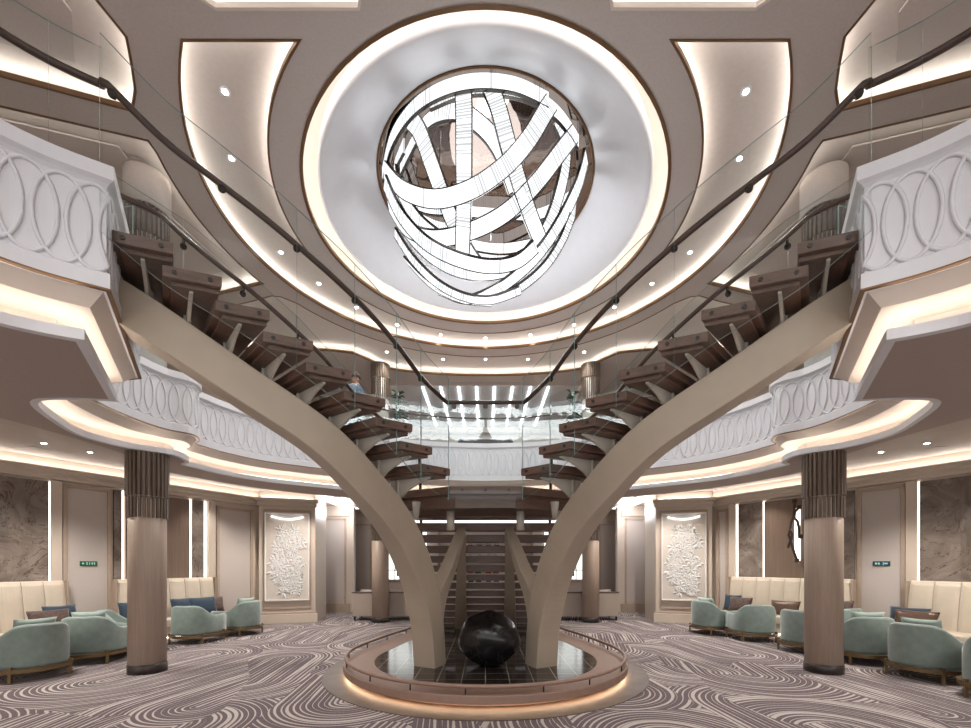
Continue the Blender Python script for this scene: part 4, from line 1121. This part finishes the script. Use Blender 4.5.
# the person upstairs
def person(x, y, z, rz):
    r = empty('person', (x, y, z), rz); tag(r, 'person in a blue shirt walking along the upper balcony', 'person')
    me = bpy.data.meshes.new('body')
    V = [(0,0,.92),(0,0,1.1),(0,.0,1.3),(0,0,1.42),(0,.01,1.52),(0,.03,1.60),(0,.03,1.70),
         (-.19,0,1.40),(-.24,-.05,1.14),(-.22,.08,.92),(-.22,.12,.83), (.19,0,1.40),(.24,.05,1.14),(.22,.16,.93),(.22,.20,.85),
         (-.09,0,.88),(-.10,.10,.50),(-.10,-.02,.09),(-.10,.12,.04), (.09,0,.88),(.10,-.04,.50),(.10,-.20,.09),(.10,-.07,.04)]
    E = [(0,1),(1,2),(2,3),(3,4),(4,5),(5,6),(3,7),(7,8),(8,9),(9,10),(3,11),(11,12),(12,13),(13,14),(0,15),(15,16),(16,17),(17,18),(0,19),(19,20),(20,21),(21,22)]
    R_ = [.15,.145,.16,.12,.058,.09,.085,.075,.05,.036,.04,.075,.05,.036,.04,.10,.07,.045,.04,.10,.07,.045,.04]
    me.from_pydata(V, E, []); o = bpy.data.objects.new('body', me); COL.objects.link(o); o.parent = r
    sk = o.modifiers.new('skin', 'SKIN'); sk.use_smooth_shade = True
    for i, q in enumerate(R_): me.skin_vertices[0].data[i].radius = (q, q*(.75 if i < 4 else 1))
    me.skin_vertices[0].data[0].use_root = True
    o.modifiers.new('s', 'SUBSURF').render_levels = 2
    me.materials.append(M['skin'])
    def shell(name, segs, mat):
        m = MB()
        for pts, rad in segs: m.tube(cr(pts, 4), [rad[min(len(rad)-1, int(i/4))] for i in range(len(cr(pts, 4)))], 14)
        return m.build(name, mat, r, smooth=True)
    sh = MB()
    sh.loft([[(math.cos(a*math.pi/8)*w_, math.sin(a*math.pi/8)*d_, h) for a in range(16)] for w_, d_, h in ((.19,.14,.88),(.185,.14,1.05),(.20,.14,1.25),(.215,.13,1.38),(.13,.10,1.47),(.075,.07,1.50))], smooth=True)
    for a in ((-.19,0,1.40),(-.24,-.05,1.14)), ((.19,0,1.40),(.24,.05,1.14)): sh.tube(a, [.088, .07], 12)
    sh.build('shirt', M['shirt'], r)
    tr = MB()
    for L_ in (((-.09,0,.92),(-.10,.10,.50),(-.10,-.02,.10)), ((.09,0,.92),(.10,-.04,.50),(.10,-.20,.10))): tr.tube(L_, [.12, .085, .065], 12)
    tr.build('trousers', M['jeans'], r)
    hs = bpy.data.meshes.new('hair'); b_ = bmesh.new(); bmesh.ops.create_uvsphere(b_, u_segments=16, v_segments=10, radius=.112)
    for v in list(b_.verts):
        if v.co.z < -.01 and v.co.y > -.02 or v.co.z < -.06: b_.verts.remove(v)
    b_.to_mesh(hs); b_.free(); hs.materials.append(M['hair']); h_ = bpy.data.objects.new('hair', hs); COL.objects.link(h_); h_.parent = r; h_.location = (0, .02, 1.68)
    nz = MB().add([(-.018,.11,1.62),(.018,.11,1.62),(0,.145,1.63),(0,.11,1.68)], [(0,1,2),(1,3,2),(3,0,2)]).build('nose', M['skin'], r)
    return r
person(-2.98, 9.9, 4.27, math.radians(75))

# ------------------------------------------------------------------ downlights
DG = 'recessed downlights in the upper ceiling'
def downlight(x, y, z, lab, grp, pw):
    r = empty('downlight', (x, y, z)); tag(r, lab, 'ceiling light', grp)
    MB().lathe([(.062, -.008), (.062, .0), (.045, .0)], n=20).build('bezel', M['white'], r)
    MB().lathe([(.03, -.012), (.03, -.004)], n=16).build('lens', M['lamp'], r)
    if pw:
        l = bpy.data.lights.new('spot_beam', 'SPOT'); l.energy = pw; l.spot_size = math.radians(95); l.spot_blend = .6; l.color = (1, .95, .9); l.shadow_soft_size = .05
        lo_ = bpy.data.objects.new('beam', l); COL.objects.link(lo_); lo_.parent = r; lo_.location = (0, 0, -.03)
UP = [(225,91),(231.6,158),(252.7,210),(281,252),(319,283.4),(356.6,307),(397,324.5),(440.7,334.7),(485.5,338)]
nth = ['first', 'second', 'third', 'fourth', 'fifth', 'sixth', 'seventh', 'eighth', 'ninth']
for i, (x, y) in enumerate(UP):
    for sg in ((-1, 1) if i < 8 else (1,)):
        X, Yd = px(x, y, 5.86); X = abs(X)*sg
        l = 'downlight, %s from the front end of the %s arm of the ring-shaped ceiling recess' % (nth[i], 'left' if sg < 0 else 'right') if i < 8 else 'downlight at the middle of the ring-shaped ceiling recess'
        downlight(X, Yd, CEIL+.17-.002, l, DG, 60)
for i, (x, y) in enumerate(((386.8,351.7),(443,359),(485.5,359))):
    for sg in ((-1, 1) if i < 2 else (1,)):
        X, Yd = px(x, y, 5.86); X = abs(X)*sg
        l = ('outer', 'inner', 'middle')[i] + ' downlight' + (' on the %s side' % ('left' if sg < 0 else 'right') if i < 2 else '') + ' in the rear curved ceiling recess'
        downlight(X, Yd, CEIL+.17-.002, l, DG, 50)
AG = 'recessed downlights in the lower aisle ceiling'
for i, (x, y, pl) in enumerate(((44,443,'over the near chairs'),(90,452,'left of the near column'),(218,480,'before the pier'),(262,481,'nearest the stair'))):
    for sg in (-1, 1):
        X, Yd = px(x, y, 2.038); X = abs(X)*sg
        downlight(X, Yd, 3.618, 'aisle downlight %s on the %s' % (pl, 'left' if sg < 0 else 'right'), AG, 55)
# speaker grilles in the ceilings
for x, y, Yh, lab in ((138,164,5.82,'round ceiling speaker grille in the left side recess'), (36,448,2.04,'round ceiling speaker grille over the left aisle'), (935,448,2.04,'round ceiling speaker grille over the right aisle')):
    X, Yd = px(x, y, Yh)
    o = MB().lathe([(.12, -.006), (.12, 0)], (0, 0, 0), 28).build('speaker_grille', M['tile']); o.location = (X, Yd, Z(Yh) - (.002 if Yh > 3 else .002)); tag(o, lab, 'speaker grille')

# ------------------------------------------------------------------ lights
def area(name, loc, rot, size, e, col=(1, .9, .8), sy=None):
    l = bpy.data.lights.new(name, 'AREA'); l.energy = e; l.size = size; l.color = col
    if sy: l.shape = 'RECTANGLE'; l.size_y = sy
    o = bpy.data.objects.new(name, l); COL.objects.link(o); o.location = loc; o.rotation_euler = rot; return o
# fill spots added at the unseen ceiling behind the camera, no fixtures
for x in (-3, 0, 3):
    for y in (-3.0, -.5):
        l = bpy.data.lights.new('spot_beam', 'SPOT'); l.energy = 330; l.spot_size = math.radians(120); l.spot_blend = .7; l.color = (1, .97, .95); l.shadow_soft_size = .6
        o = bpy.data.objects.new('spot_beam', l); COL.objects.link(o); o.location = (x, y, CEIL-.05)
l = bpy.data.lights.new('chandelier_glow', 'POINT'); l.energy = 135; l.color = (.93, .97, 1); l.shadow_soft_size = .5
o = bpy.data.objects.new('chandelier_glow', l); COL.objects.link(o); o.location = (0, 7.2, 6.0)
l = bpy.data.lights.new('chandelier_core', 'POINT'); l.energy = 40; l.color = (.95, .98, 1); l.shadow_soft_size = .7
o = bpy.data.objects.new('chandelier_core', l); COL.objects.link(o); o.location = (0, 7.2, 7.25)
for sg in (-1, 1):
    l = bpy.data.lights.new('corridor_lamp', 'POINT'); l.energy = 38; l.color = (.95, .95, 1); l.shadow_soft_size = .2
    o = bpy.data.objects.new('corridor_lamp', l); COL.objects.link(o); o.location = (sg*4.5, 13.6, 3.3)
for sg in (-1, 1):
    for yy in (1.0, 6.0, 10.5):
        for nm, xx, zz, e in (('upper_deck_fill', 8.6, CEIL-.05, 60), ('aisle_fill', 6.9 if yy < 8 else 4.4, 3.60, 210)):  # added fill spots without fixtures, brightening the upper deck and the aisles
            l = bpy.data.lights.new(nm, 'SPOT'); l.energy = e; l.color = (1, .94, .87); l.shadow_soft_size = .06; l.spot_size = math.radians(140); l.spot_blend = .5
            o = bpy.data.objects.new(nm, l); COL.objects.link(o); o.location = (sg*xx, yy, zz)
W = bpy.data.worlds.new('world'); S.world = W; W.use_nodes = True
W.node_tree.nodes['Background'].inputs[0].default_value = (.95, .93, .92, 1); W.node_tree.nodes['Background'].inputs[1].default_value = 1.0

# ------------------------------------------------------------------ camera
c = bpy.data.cameras.new('camera'); c.sensor_width = 36; c.lens = 36*F/971; c.shift_y = 202/971; c.clip_start = .05
o = bpy.data.objects.new('camera', c); COL.objects.link(o); o.location = (0, 0, EYE); o.rotation_euler = (math.pi/2, 0, 0); S.camera = o
S.view_settings.view_transform = 'Standard'; S.view_settings.look = 'None'; S.view_settings.gamma = 1; S.view_settings.exposure = 0.92
S.cycles.use_denoising = True; S.cycles.max_bounces = 7; S.cycles.diffuse_bounces = 4; S.cycles.glossy_bounces = 4
S.cycles.transparent_max_bounces = 24; S.cycles.sample_clamp_indirect = 6; S.cycles.caustics_reflective = False
